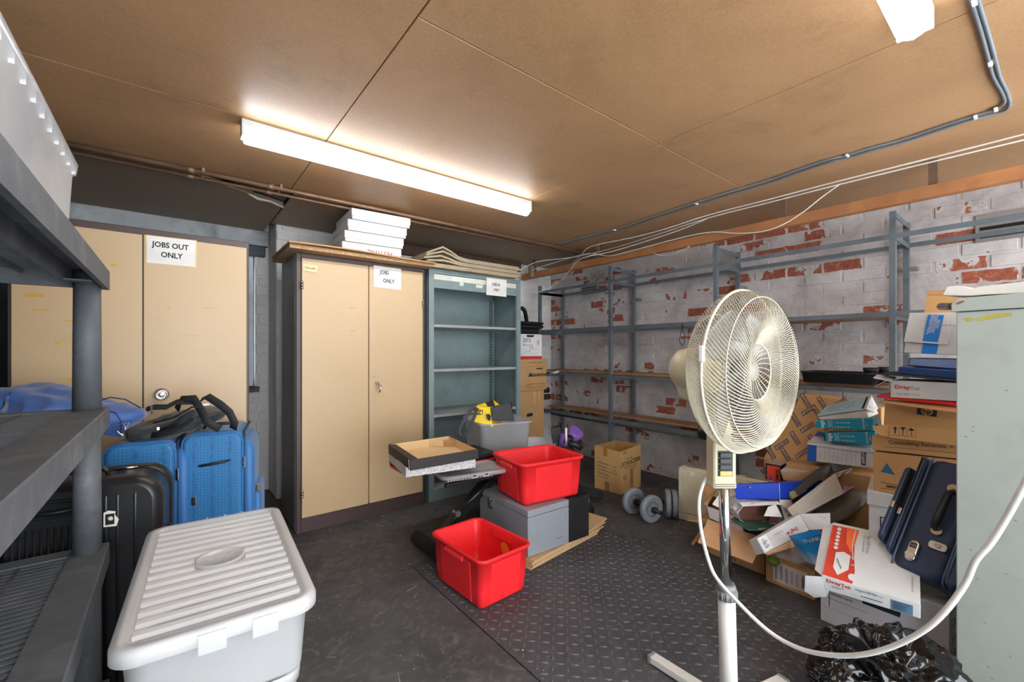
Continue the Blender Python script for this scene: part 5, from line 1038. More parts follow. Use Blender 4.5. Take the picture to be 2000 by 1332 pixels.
# ================================================================== RIGHT: locker
m_lock = mat('pale_green_grey_enamel', '#a9b2aa', .45, var=.05, scale=2, bump=.03, dirt='#8d958d', dirtamt=.4, dscale=7)
LD = at(1867, 610, Z=1.322); LM = Matrix.Translation((LD.x, LD.y, 0)) @ Matrix.Rotation(math.radians(-12), 4, 'Z')
t = thing('steel_locker', 'pale green-grey steel cabinet cut off by the right edge of the photo', 'cabinet', (LD.x+.2, LD.y-.3, 0))
MB(LM).box((0, -.62, 0), (.46, 0, 1.322)).build('body', m_lock, t, bevel=.004)
MB(LM).prism([(-.008, .010, 1.324), (-.008, .010, 1.350), (-.008, .004, 1.362), (-.008, -.008, 1.369), (-.008, -.63, 1.369), (-.008, -.63, 1.324)], (.475, 0, 0)).build('lid', m_lock, t, bevel=.003)
lq = [LM @ Vector(p) for p in ((0, 0, 1.322), (0, -.3, 1.322), (0, -.3, 0), (0, 0, 0))]
patch(t, lq, [[(.06, .018), (.1, .014), (.16, .02), (.1, .026)], [(.17, .017), (.3, .010), (.42, .009), (.43, .016), (.3, .02), (.18, .026)]], mat('yellow_stain', '#b3a64d', .6), 'stain'); 
patch(t, [LM @ Vector(p) for p in ((-.008, .01, 1.369), (-.008, -.29, 1.369), (-.008, -.29, 1.324), (-.008, .01, 1.324))], [[(.03, .38), (.09, .22), (.12, .25), (.09, .4), (.05, .5), (.045, .36)]], mat('rust_chip', '#8c5b47', .8), 'paint_chip')
rn = random.Random(8); patch(t, lq, [[(a, b), (a+.02, b+.0015), (a+.03, b+.004), (a+.01, b+.003)] for a, b in [(rn.uniform(.05, .9), rn.uniform(.1, .9)) for _ in range(14)]], mat('scuff', '#6e746f', .7), 'scuff_mark')
lt = [(1841, 571), (1844, 566), (1849, 556), (1866, 554), (1880, 554.5), (1889, 557), (1897, 559.5), (1915, 555), (1950, 551), (2000, 545), (2030, 541), (2030, 566), (2000, 568), (1930, 571), (1895, 573.5), (1860, 573.5), (1843, 573)]
aL = LM @ Vector((.03, .02, 0)); nL = (LM.to_3x3() @ Vector((1, 0, 0)))
def atp(x, y, p0, n):  # ray / vertical plane
    d = P(x, y, 1)-V(0, 0, EYE); k = (p0-V(0, 0, EYE)).dot(n)/d.dot(n); return V(0, 0, EYE)+d*k
pl = [atp(x, y, V(aL.x, aL.y, EYE), nL) for x, y in lt]
zmin = min(p.z for p in pl); 
o = MB().prism([p+V(0, 0, 1.3705-zmin) for p in pl], nL*.2).build('moulded_lid', m_wplastic, bevel=.006, seg=3); tag(o, 'white moulded plastic part lying on top of the green-grey steel cabinet', 'plastic part')

# ================================================================== STACK against the locker
XS = 2.65
def stacked(name, label, cat, TLp, BLp, TRp, BRp, X, length, depth, m, part='body', group=None, bev=.003):
    q, e = pxbox(TLp, BLp, TRp, BRp, X, length, depth); c = sum(q, Vector())/4+e/2
    t = thing(name, label, cat, (c.x, c.y, min(p.z for p in q)), group)
    MB().prism(q, e).build(part, m, t, bevel=bev)
    return t, q
# supports hidden low down
M = TR(2.84, .36, .001, 2); t = archive('carton', 'plain brown carton at the very bottom of the stack by the steel cabinet', M, .34, .40, .255, m_kraft)
M = TR(2.825, .375, .258, 9); t = archive('archive_box', 'white archive box with black outlined panel under the brown IRON MOUNTAIN box', M, .36, .41, .262, m_arch, .062)
fq = face(M @ Matrix.Translation((-.001, 0, 0)), .36, .41, .262, 'L'); patch(t, fq, [R4(.1, .42, .95, .437), R4(.1, .42, .112, .95), R4(.938, .42, .95, .95), R4(.1, .93, .95, .95)], m_ink, 'printed_frame'); lettering(t, fq, [('Q', .3, .52, .02)], m_ink)
t, q = stacked('archive_box', 'brown archive box with blue triangle and 0800 in the right-hand stack', 'box', (1706, 881.6), (1705.5, 957.4), (1869, 898), (1869, 985), XS, .40, .32, mat('kraft_light', '#cb9c65', .75, var=.05, bump=.06))
m_kl = MATS['kraft_light']
ql, e = pxbox((1703, 850), (1703, 878.5), (1869, 861), (1869, 896), XS-.008, .415, .335); MB().prism(ql, e).build('lid', m_kl, t, bevel=.003)
patch(t, q, [[(.068, .50), (.125, .26), (.20, .53)]], mat('blue_triangle', '#2f6c8c', .6, bump=0), 'triangle_logo'); patch(t, q, [R4(.07, .76, .93, .77), R4(.07, .91, .93, .918)], mat('dark_print', ''), 'ruled_line')
lettering(t, q, [('0800 270 270', .25, .84, .014, 0, True)], mat('dark_print', '')); lettering(t, ql, [('Consulting Services  •  Secure Storage', .6, .36, .018)], mat('dark_print', '')); patch(t, ql, [R4(.1, .68, .95, .70), R4(.12, .1, .5, .12)], mat('dark_print', ''), 'ruled_line')
zt_ = max(p.z for p in ql)
t, q = stacked('carton', 'open brown carton with black hp logo in the right-hand stack', 'carton', (1728, 787.5), (1725, 842), (1869, 800), (1869, 862), XS, .34, .30, m_kl)
hq = [at(1792, 793.5, X=XS), at(1830.5, 797.5, X=XS), at(1829.5, 814.5, X=XS), at(1791, 809, X=XS)]; patch(t, hq, [R4(0, 0, 1, 1)], m_blk, 'logo_plate', .0015); 
patch(t, hq, [[(.5+.30*math.cos(a), .5+.47*math.sin(a)) for a in [2*math.pi*i/24 for i in range(24)]][::-1]], m_kl, 'logo_disc', .002); lettering(t, hq, [('hp', .5, .48, .022, 0, True)], m_blk, off=.0028)
plate([at(1715, 785, X=XS-.07), at(1869, 806, X=XS-.07), at(1869, 795, X=XS+.01), at(1729, 781, X=XS+.01)], .004).build('top_flap', m_kl, t)
fq = [at(1737.8, 829.8, X=XS-.03), at(1869, 839.5, X=XS-.03), at(1869, 869.5, X=XS-.045), at(1737.8, 855, X=XS-.045)]; plate(fq, .004).build('front_flap', m_kl, t)
lettering(t, fq, [('↑', .12, .35, .014)], m_ink) if False else None
fo = [p+V(-.0025, 0, 0) for p in fq]
patch(t, fo, [[(.05, .28), (.09, .08), (.13, .28), (.10, .28), (.10, .6), (.08, .6), (.08, .28)][::-1], [(.16, .12), (.26, .08), (.22, .3), (.215, .7), (.205, .7), (.205, .3)][::-1], [(.29, .3), (.34, .1), (.40, .3), (.35, .3), (.35, .7), (.34, .7), (.34, .3)][::-1], R4(.04, .74, .41, .76), R4(.145, .1, .149, .75), R4(.275, .1, .279, .75), R4(.41, .1, .414, .75)], m_ink, 'handling_symbols')
plate([at(1704, 832, X=XS-.05), at(1736, 829, X=XS-.03), at(1736, 853, X=XS-.04), at(1719, 849, X=XS-.05), at(1708, 842, X=XS-.05)], .003).build('tongue_flap', m_kl, t)
t, q = stacked('ring_binder', 'flat red folder under the white DrayTek carton', 'folder', (1712, 772), (1713, 776.5), (1869, 786), (1869, 792), 2.63, .34, .28, m_red, 'cover', bev=.001)
t, q = stacked('router_box', 'white carton with red DrayTek lettering high in the right-hand stack', 'box', (1740, 743), (1739, 776), (1867, 747.5), (1867, 783.5), 2.62, .32, .26, m_wbox)
m_rl = mat('red_logo', '#c8322d', .6, bump=0); m_gp = mat('grey_print', '#8b8b8f', .8, bump=0)
lettering(t, q, [('Dray', .125, .37, .018, 0, True, 1.1)], m_rl); lettering(t, q, [('Tek', .262, .42, .017, 0, False, .95)], m_gp); lettering(t, q, [('Vigor2862 series', .19, .76, .009)], m_gp)
patch(t, q, [R4(.82, .5, .9, .75)], m_ink, 'printed_device'); plate([at(1705, 738, X=2.6), at(1713, 732, X=2.66), at(1752, 737, X=2.66), at(1741, 745, X=2.615)], .003).build('lid_flap', m_wbox, t); plate([at(1708, 756, X=2.62), at(1730, 743, X=2.62), at(1733, 744, X=2.7), at(1711, 758, X=2.7)], .002).build('side_flap', m_wbox, t)
t, q = stacked('folder', 'thin dark grey speckled folder between the DrayTek carton and the blue binders', 'folder', (1723, 728), (1722, 731.5), (1869, 741.5), (1869, 746), 2.61, .34, .27, mat('dark_speckle', '#3b3b38', .8, bump=.5), 'cover', bev=.001)
m_bind = mat('navy_binder', '#23457f', .25, var=.05, bump=.02)
for TLp, BLp, TRp, BRp, X, lab in (((1755, 716), (1753, 730), (1868, 723), (1868, 741), 2.63, 'lower navy lever-arch binder in the right-hand stack'), ((1776, 699), (1772, 714.5), (1868, 701), (1868, 723), 2.65, 'upper navy binder with shiny plastic sleeve on its spine')):
    t, q = stacked('ring_binder', lab, 'binder', TLp, BLp, TRp, BRp, X, .31, .26, m_bind, 'cover', 'navy binders in the right-hand stack', .004)
    if TLp[0] == 1776: MB().prism([p+V(-.003, 0, 0) for p in [bil(q, .02, .1), bil(q, .8, .1), bil(q, .8, .85), bil(q, .01, .85)]], (.001, 0, 0)).build('plastic_sleeve', mat('shiny_sleeve', '#7d92c0', .06, var=.1, bump=.9, bscale=25), t)
t, q = stacked('carton', 'white carton with bright blue stripe near the top of the right-hand stack', 'carton', (1777, 612), (1765, 689), (1867, 611.5), (1867, 694), 2.66, .30, .27, m_wbox)
m_bs = mat('bright_blue_print', '#1b7fdb', .5, bump=0)
def uvp(q, X, pts): return [at(x, y, X=X) for x, y in pts]
def pxpatch(t, pts, X, m, nm, off=.0015): return MB().add([at(x, y, X=X)+V(-off, 0, 0) for x, y in pts], [tuple(range(len(pts)))]).build(nm, m, t, recalc=False)
pxpatch(t, [(1813, 614.5), (1844, 615.5), (1829, 692), (1799.5, 690.5)], 2.66, m_bs, 'blue_stripe')
plate([at(1777, 611, X=2.652), at(1864, 610, X=2.652), at(1856, 652, X=2.65), at(1850, 673, X=2.648), at(1765.5, 667, X=2.648)], .003).build('lid_flap', m_wbox, t)
pxpatch(t, [(1813, 614.5), (1844, 615.5), (1831, 671.8), (1801.5, 669.7)], 2.649, m_bs, 'blue_stripe', .0022)
lq2 = [at(x, y, X=2.649)+V(-.002, 0, 0) for x, y in ((1817, 617), (1842, 617), (1832, 655), (1808, 655))]
lettering(t, lq2, [(w_, .12+.12*i, .42, .008, -97) for i, w_ in enumerate(('international shipping', 'packaging solutions', 'please recycle me', 'handle with care', 'postal box medium', 'keep dry', 'fold here'))], m_wbox); lettering(t, [at(x, y, X=2.646) for x, y in ((1842, 630), (1864, 630), (1864, 640), (1842, 640))], [('post & go', .5, .5, .010)], mat('faded_red_print', '#b07a72', .7, bump=0))
q = [at(1813, 567, X=2.9), at(1880, 567, X=2.9), at(1880, 645, X=2.9), at(1799, 645, X=2.9)]
t = thing('cardboard_sheet', 'brown cardboard panel standing behind the blue-striped carton', 'cardboard', (2.9, q[0].y, 1.25)); plate(q, .005).build('panel', m_kl, t); plate([q[0]+V(-.004, 0, 0), q[1]+V(-.004, 0, 0), at(1880, 576, X=2.896), at(1811.5, 576, X=2.896)], .004).build('folded_edge', m_card, t)
tag(MB().tube([P(1839, 598.5, 1.72), P(1862, 598.5, 1.60), P(1900, 598.5, 1.5)], .0145, 20).build('roll_tube', mat('shiny_brown_tube', '#8d6f5c', .15, .5)), 'shiny brown rolled tube on the blue-striped carton beside the steel cabinet', 'tube')

# ---- black trays and pots on the rack
m_bt = mat('black_seed_tray', '#202327', .5, bump=.1)
pa, pb = at(1712, 757, X=3.29), at(1560, 750, X=3.29)
zt = .985
t = thing('seed_tray', 'long black plastic plant tray on the rack shelf behind the fan', 'tray', (3.44, (pa.y+pb.y)/2, zt)); L = abs(pb.y-pa.y); M = Matrix.Translation((3.43, (pa.y+pb.y)/2, zt))
MB(M).rings([(.24, L-.04, .03, 0), (.25, L-.03, .03, .004), (.27, L-.01, .04, .062), (.29, L+.01, .05, .064), (.29, L+.01, .05, .072), (.25, L-.03, .04, .070), (.23, L-.05, .03, .008)]).build('tray', m_bt, t)
for x, y, X, lab in ((1701, 740, 3.33, 'small black plant pot standing in the tray end'), (1730, 738, 3.42, 'small black plant pot behind the rack post')):
    p = at(x, y, X=X); z0 = max(p.z-.03, zt+.003) if x > 1720 else zt+.01
    t = thing('plant_pot', lab, 'plant pot', (p.x, p.y, z0), 'black plant pots on the rack'); MB(Matrix.Translation((p.x, p.y, z0))).lathe([(.024, 0), (.034, .075), (.038, .077), (.038, .095), (.035, .095), (.031, .075), (.022, .004), (0, .004)], 24).build('pot', m_bt, t)

# ---- kraft carton panel printed with small labels, leaning on the rack
XK = 3.12
t = thing('printed_carton', 'large kraft carton printed all over with small IMPEGA labels behind the fan', 'carton', (XK+.06, at(1600, 900, X=XK).y, 0))
poly = [at(x, y, X=XK) for x, y in ((1566, 770), (1600, 773), (1640, 780), (1722, 797), (1722, 960), (1706, 1010), (1490, 1010), (1492, 893))]
MB().prism(poly, (.11, 0, 0)).build('body', m_kl, t, bevel=.004)
pr1 = mat('slate_blue_print', '#4b5a72', .7, bump=0); b1 = []; lets = MB()
for (x, y, s_) in ((1573, 782, 1), (1606, 788, 1), (1579, 801, 0), (1554, 820, 1), (1577, 835, 0), (1553, 856, 1), (1527, 868, 0), (1567, 885, 0), (1505, 884, 1), (1534, 888, 1), (1640, 787, 0), (1588, 862, 1), (1596, 806, 1), (1622, 830, 0), (1500, 915, 0), (1520, 930, 1), (1560, 912, 1)):
    d = Vector((.52, .85)) if s_ else Vector((.84, -.54)); n_ = Vector((-d.y, d.x)); L, H = 15, 4.6
    c4 = [at(x-d.x*L-n_.x*H, y-d.y*L-n_.y*H, X=XK-.0008), at(x+d.x*L-n_.x*H, y+d.y*L-n_.y*H, X=XK-.0008), at(x+d.x*L+n_.x*H, y+d.y*L+n_.y*H, X=XK-.0008), at(x-d.x*L+n_.x*H, y-d.y*L+n_.y*H, X=XK-.0008)]
    q_, U, W_, N = frame(c4)
    if N.x > 0: N = -N
    if min(x, 1600) and (x-15 < 1495 and y < 900 and x < 1510): pass
    MB().add([p for p in c4], [(0, 1, 2, 3)]).build('printed_label', pr1, t, recalc=False)
    lettering(t, c4, [('IMPEGA', .58, .5, .017, 0, True, .95)], m_kl, 'label_text', .0008)
    MB().add([bil(c4, u, v)+V(-.0006, 0, 0) for u, v in ((.06, .2), (.18, .2), (.18, .8), (.06, .8))], [(0, 1, 2, 3)]).build('label_mark', m_kl, t, recalc=False)

# ---- white and blue file box with books on top
XF = 3.0
t, q = stacked('file_box', 'white and blue card file box with ruled lines under the turquoise books', 'box', (1578, 866.6), (1576.5, 899.6), (1700, 880), (1700, 914), XF, .315, .105, m_wbox)
pxpatch(t, [(1578, 867.5), (1595, 869.2), (1594.5, 903), (1576.7, 900)], XF, mat('royal_blue_print', '#1f5fb0', .5, bump=0), 'blue_end')
patch(t, q, [R4(a, .08, a+.0035, .82) for a in [.21+.066*i for i in range(9)]], m_gp, 'ruled_lines'); ip = [at(x, y, X=XF) for x, y in ((1681.5, 883), (1691.5, 884), (1691, 909), (1682, 908))]
patch(t, ip, [R4(0, 0, 1, 1)], mat('navy_print', '#28406f', .6, bump=0), 'logo_label', .0014); lettering(t, ip, [('IMPEGA', .5, .42, .014, 90, True)], m_wbox, off=.0022)
plate([at(1577, 864.5, X=XF-.006), at(1702, 879, X=XF-.006), at(1710, 868, X=XF+.11), at(1590, 852, X=XF+.12)], .004).build('lid', m_wbox, t); MB().prism([at(1577, 865, X=XF-.007), at(1702, 879.5, X=XF-.007), at(1700, 884, X=XF-.007), at(1660, 880, X=XF-.007), at(1577, 868, X=XF-.007)], (.002, 0, 0)).build('lid_lip', m_wbox, t)
plate([at(1590, 851.5, X=XF+.07), at(1610, 853, X=XF+.03), at(1612, 845, X=XF+.09), at(1598, 843, X=XF+.11)], .002).build('blue_flap', mat('royal_blue_print', ''), t)
m_sage = mat('turquoise_gloss', '#0d93b5', .25, var=.05, bump=.02); m_pages = mat('book_pages', '#d7d2c6', .8, bump=.3); m_dkgreen = mat('dark_green_card', '#1d4b44', .4)
for TLp, BLp, TRp, BRp, X, lab, tx in (((1607.5, 845.6), (1609.5, 860.8), (1702, 843.5), (1702, 869.5), 2.975, 'lower turquoise software box lettered sage', .07), ((1594, 821.5), (1591.5, 835), (1696, 816.5), (1701, 841.5), 2.97, 'upper turquoise software box lettered sage, tilted', .06)):
    t, q = stacked('software_box', lab, 'book', TLp, BLp, TRp, BRp, X, .24 if tx == .07 else .27, .10, m_sage, 'cover', 'turquoise boxes in the pile', .004)
    lettering(t, q, [('sage', .12, .5, .022, 83, True, .9), ('Accounts', .24, .5, .008, 84), ('Payroll', .27, .5, .007, 84), ('easy to set up', .30, .5, .006, 84)], m_wbox)
    patch(t, q, [[(a+.011*math.cos(k), v+.07*math.sin(k)) for k in [2*math.pi*i/10 for i in range(10)]][::-1] for a in [.37+.045*i for i in range(6)] for v in (.36, .8)], m_wbox, 'printed_dot')
    lettering(t, q, [('30 DAYS FREE', .84, .45, .008, 84, True), ('support', .89, .5, .006, 84)], m_wbox)
    if tx == .06: MB().prism([at(1697, 817, X=X+.01), at(1712, 815, X=X+.02), at(1717, 834, X=X+.02), at(1702, 841, X=X+.01)], (.07, 0, 0)).build('box_end', m_dkgreen, t, bevel=.003); pxpatch(t, [(1703, 818), (1714, 816), (1718, 828), (1707, 830)], X+.015, mat('grey_label', '#b8b0a8', .6), 'end_label', .003)
    else: MB().add([at(1608, 846, X=X-.002), at(1610, 861, X=X-.002), at(1613, 861, X=X-.002), at(1611, 846, X=X-.002)], [(0, 1, 2, 3)]).build('spine_edge', m_dkgreen, t, recalc=False)
t = thing('textbook', 'thick paperback manual with pale blue cover on top of the turquoise boxes', 'book', at(1650, 815, X=3.03))
nb = [at(1602, 820, X=2.98), at(1697, 816, X=2.98), at(1716, 808, X=3.08), at(1614, 812, X=3.10)]; ntp = [at(1597, 814.5, X=2.98), at(1691, 800.5, X=2.98), at(1704, 776, X=3.10), at(1616, 795, X=3.10)]
MB().hexa(nb, ntp).build('pages', m_pages, t, bevel=.002)
cv = [at(1615, 793.5, X=3.105), at(1702, 773.5, X=3.105), at(1692, 800, X=2.972), at(1595.5, 813.5, X=2.972)]; cv2 = [p+V(0, 0, .002) for p in cv]; plate(cv2, .003).build('cover', mat('pale_blue_cover', '#a9cbd9', .4, bump=.02), t)
sp_ = [at(1702, 773.5, X=3.105)+V(0, 0, .002), at(1715, 798, X=3.07), at(1706, 806, X=2.99), at(1692, 800.5, X=2.972)+V(0, 0, .002)]; plate(sp_, .003).build('spine', m_wbox, t)
up1 = [p+V(0, 0, .0018) for p in cv2]
lettering(t, up1, [('Payroll Manual', .84, .5, .011, 0, False, .8)] , mat('navy_print', ''), off=.001) if False else None
fc = [up1[1], up1[2], up1[3], up1[0]]
fc = [up1[0], up1[1], up1[2], up1[3]]
patch(t, fc, [R4(.90, .05, .945, .95)], m_ink, 'title_bar', .0008); patch(t, fc, [R4(.1+.07*i, .15, .115+.07*i, .55+.3*((i*37) % 5)/5) for i in range(9)], mat('blue_text', '#6c9cb8', .7, bump=0), 'cover_text', .0008); patch(t, fc, [R4(0, 0, 1, .04), R4(0, .95, 1, 1), R4(.955, 0, 1, 1)], m_wbox, 'cover_border', .001)
spf = [sp_[0], sp_[1], sp_[2], sp_[3]]
MB().add([sp_[0].lerp(sp_[1], a).lerp(sp_[3].lerp(sp_[2], a), b)+V(-.002, -.001, .002) for a, b in ((.25, .25), (.85, .25), (.85, .55), (.25, .8))], [(0, 1, 2, 3)]).build('spine_print', m_dkgreen, t, recalc=False)
# supports below the file box, inside the pile
t = archive('carton', 'brown carton buried in the pile under the white and blue file box', TR(3.06, .82, .001, 0), .13, .42, .505, m_kraft)

# ================================================================== PILE on the floor
# big open carton with folded-out flap
t = thing('open_carton', 'low wide brown carton overflowing with rubbish, long flap folded outwards', 'carton', (2.64, 1.10, 0)); c0 = at(1494, 1124, Z=0); c1 = at(1383, 1079, Z=0); ux = (c0-c1).normalized(); nx_ = Vector((-ux.y, ux.x, 0)); nx_ = nx_ if nx_.x > 0 else -nx_
Bq = [c0, c0+nx_*.32, c1+nx_*.32, c1]; Tq = [p+V(0, 0, .195) for p in Bq]; Bq = [p+V(0, 0, .001) for p in Bq]
carton(t, Bq, Tq, .005, m_kraft, m_cin)
m_fl = mat('pale_flap', '#d9ab80', .8, bump=.04); ho = .005
plate([Tq[3], Tq[0], P(1469, 1100.6, 2.16), P(1363, 1059.6, 2.38)], .005).build('flap', m_fl, t); plate([Tq[2], Tq[3], Tq[3]+V(-.02, .12, -.04), Tq[2]+V(0, .12, -.04)], .005).build('flap', m_kraft, t)
MB().prism([P(1379, 1020, 2.53), P(1381, 1035, 2.53), P(1353, 1066, 2.6), P(1351, 1062, 2.6)], (0, .004, 0)).build('flap', m_kraft, t)
plate([Tq[1], Tq[2], Tq[2]+nx_*.05+V(0, 0, .14), Tq[1]+nx_*.05+V(0, 0, .14)], .005).build('flap', m_kraft, t)
patch(t, [Tq[3], Tq[0], Bq[0], Bq[3]], bars(.3, .55, .55, .95, 4, .5), mat('rust_print', '#8a4f35', .8, bump=0), 'side_print')
# small carton with shipping label
t = thing('open_carton', 'small brown carton with white shipping label in front of the pile', 'carton', (2.47, .81, 0)); a_, b_ = at(1591.3, 1173, Z=0), at(1496, 1133.7, Z=0); u_ = (b_-a_).normalized(); n_ = Vector((u_.y, -u_.x, 0)); n_ = n_ if n_.x > 0 else -n_
Bq2 = [a_, a_+n_*.19, b_+n_*.19, b_]; Tq2 = [p+V(0, 0, .14) for p in Bq2]; Bq2 = [p+V(0, 0, .001) for p in Bq2]; carton(t, Bq2, Tq2, .005, m_ck, m_cin)
sq = [Tq2[3], Tq2[0], Bq2[0], Bq2[3]]; patch(t, sq, [R4(.16, .16, .86, .88)], m_paper, 'shipping_label', .0012)
for k in range(6): patch(t, sq, bars(.2+.11*k, .22+.03*k, .24+.11*k+.02, .8-.04*(k % 2), 2+k % 2, .45, True, k), m_gp, 'label_print', .002)
patch(t, sq, bars(.76, .3, .82, .75, 14, .5, False, 3), m_ink, 'barcode', .002)
MB().tube([Tq2[3]+V(0, 0, .001), Tq2[0]+V(0, 0, .001)], .004, 6).build('torn_edge', mat('corrugated_pale', '#b99c74', .9, bump=.8, bscale=300), t)
# contents of the cartons
def lump(name, label, cat, c, rad, col, amp=.01, fr=10, seed=1, rough=.5, **k):
    o = crumple(c, rad, 40, 20, amp, fr, seed, **k).build(name, mat(name+str(seed), col, rough, bump=.1)); return tag(o, label, cat)
lump('foam_packing', 'white foam packing and film filling the small labelled carton', 'packing', (2.50, .83, .11), (.08, .09, .07), '#c9c4ba', .02, 14, 2)
lump('foam_packing', 'crumpled white packing inside the low wide carton behind the fan pole', 'packing', (2.66, 1.16, .21), (.13, .11, .07), '#dfdbd2', .03, 10, 3)
lump('paper_bundle', 'bundle of grey paper rubbish inside the low wide carton', 'packing', (2.70, 1.0, .15), (.15, .12, .12), '#8f877c', .03, 12, 5)
p = P(1520, 1090, 2.16); lump('green_packet', 'small olive green packet inside the labelled carton', 'packet', (p.x+.03, p.y+.03, .12), (.05, .03, .02), '#6d7a2c', .004, 20, 7)
t = thing('white_box', 'white printed open box tucked in the wide carton behind the fan pole', 'box', P(1420, 1020, 2.6)); fq = [P(1381, 989, 2.52), P(1448, 1013, 2.36), P(1452, 1040, 2.36), P(1386, 1012, 2.52)]
e = Vector((.16, .10, .02)); Bq3 = [fq[2], fq[2]+e, fq[3]+e, fq[3]]; Tq3 = [fq[1], fq[1]+e, fq[0]+e, fq[0]]; carton(t, Bq3, Tq3, .003, m_wbox, m_cin, 'wall')
lettering(t, fq, [('LABEL', .78, .5, .012, 0, True)], m_gp); plate([Tq3[3], P(1375, 984, 2.5), P(1402, 953, 2.62), Tq3[2]+V(0, 0, .05)], .003).build('flap', m_card, t)
t = thing('white_card', 'white card sheet leaning in the open box behind the fan pole', 'card', P(1405, 975, 2.5)); plate([P(1391, 985, 2.48), P(1418, 945, 2.55), P(1450, 975, 2.5), P(1425, 1002, 2.45)], .003).build('sheet', m_paper, t)
lump('film_ball', 'ball of clear white film beside the fan pole in the carton', 'packing', tuple(P(1440, 985, 2.5)), (.055, .05, .05), '#d8d8d6', .02, 16, 9, .3)
t = thing('document_wallet', 'dark green plastic document wallet under the silver mailing bag', 'folder', P(1480, 1030, 2.3)); plate([P(1427, 1013, 2.34), P(1440, 1011, 2.40), P(1535, 1022, 2.35), P(1530, 1036, 2.2), P(1462, 1036, 2.2)], .006).build('cover', mat('green_plastic', '#2f5f52', .35), t, bevel=.002)
MB().tube([P(1480, 1034, 2.2), P(1495, 1032, 2.2)], .004, 8).build('clasp', m_steel, t)
# mailing bag
t = thing('mailing_bag', 'torn silver and white plastic mailing bag with brown inside below the blue file', 'bag', P(1490, 1010, 2.3))
K = Matrix.Translation(P(1487, 1003, 2.33)) @ Matrix.Rotation(math.radians(-38), 4, 'Z')
def bag(u, v):
    a = math.pi*2*u; r = .135*(1+.12*noise.noise(Vector((math.cos(a)*2, math.sin(a)*2, v*4)))); zz = .062*math.sin(a)*(1 if math.sin(a) > 0 else .9)
    return K @ Vector((r*math.copysign(abs(math.cos(a))**.6, math.cos(a)), -.02+.17*v, zz*(1-.2*v)+.014*noise.noise(Vector((u*14, v*7, 3)))))
MB().grid(bag, 48, 14, closeu=True).build('film', mat('silver_film', '#d3d4d8', .18, .3, var=.1, bump=.8, bscale=30), t, solid=.002)
MB(K).hexa([(-.12, .02, -.05), (.11, .02, -.05), (.11, .13, -.05), (-.12, .13, -.05)], [(-.11, .02, .035), (.10, .02, .035), (.10, .13, .03), (-.11, .13, .03)]).build('contents', mat('brown_contents', '#6d4434', .8, bump=.3), t, bevel=.01)
MB(K).prism([(.03, -.012, -.045), (.085, -.012, -.045), (.075, -.012, -.01), (.04, -.012, .005)], (0, -.004, 0)).build('printed_panel', mat('dark_red_print', '#7d4a44', .6), t)
plate([K @ Vector(p) for p in ((-.12, -.03, .05), (.09, -.03, .06), (.09, .0, .066), (-.12, .0, .06))], .002).build('mouth_fold', m_paper, t)
plate([P(1500, 990, 2.28), P(1515, 985, 2.3), P(1528, 1010, 2.28), P(1492, 1008, 2.25)], .002).build('inner_card', m_paper, t)
plate([P(1522, 976, 2.34), P(1545, 976, 2.4), P(1556, 1008, 2.36), P(1535, 1020, 2.28)], .003).build('paper_sheet', m_paper, t)
# royal blue lever arch file
t = thing('lever_arch_file', 'bright royal blue lever arch file lying flat across the pile', 'file', P(1515, 975, 2.45)); m_rb = mat('royal_blue_board', '#0c3fc4', .35, var=.05, bump=.02)
f1, f2, f3, f4 = P(1435, 946, 2.40), P(1522, 943.6, 2.33), P(1522.7, 975, 2.33), P(1437.5, 974, 2.40); ev = P(1606, 937, 2.52)-f2
MB().prism([f1, f2, f3, f4], ev).build('cover', m_rb, t, bevel=.003)
for x in (1465, 1485): MB().cyl(P(x, 952, 2.372), P(x, 952, 2.36), .005, n=14).build('rivet', m_steel, t)
MB().tube([f2+V(-.001, -.001, 0), f3+V(-.001, -.001, 0)], .0015, 6).build('crease', m_wbox, t)
# red and black router box
t = thing('router_box', 'small black box with orange-red face lettered EDIMAX', 'box', P(1510, 941, 2.72)); q = [P(1495.4, 904, 2.78), P(1525, 909.7, 2.72), P(1526, 948, 2.72), P(1495.4, 946, 2.78)]; ev = P(1556, 896, 2.93)-q[1]; ev.z = 0
MB().prism(q, ev).build('body', m_blk, t, bevel=.002); patch(t, q, [R4(.09, .08, .94, 1)], mat('orange_red_print', '#ee5438', .5, bump=0), 'red_panel'); lettering(t, q, [('EDIMAX', .76, .55, .022, -90, True, .8)], m_ink, off=.002); patch(t, q, [R4(.2, .6, .45, .95)], m_pur, 'purple_panel', .0016)
plate([q[0]+V(0, 0, .001), q[1]+V(0, 0, .001), q[1]+ev+V(0, 0, .001), q[0]+ev+V(0, 0, .001)], .002).build('top', mat('dusty_top', '#b7b2ab', .8, bump=.3), t)
t = thing('flat_carton', 'flat white-topped carton with tan side between red box and dark binder', 'carton', P(1575, 935, 2.6)); q = [P(1524, 919.6, 2.62), P(1608, 922, 2.55), P(1608, 945, 2.55), P(1530, 937.5, 2.62)]; ev = P(1622, 907.5, 2.72)-q[1]; ev.z = 0
MB().prism(q, ev).build('body', m_fl, t, bevel=.002); plate([q[0]+V(0, 0, .001), q[1]+V(0, 0, .001), q[1]+ev+V(0, 0, .001), q[0]+ev+V(0, 0, .001)], .003).build('top', m_wbox, t)
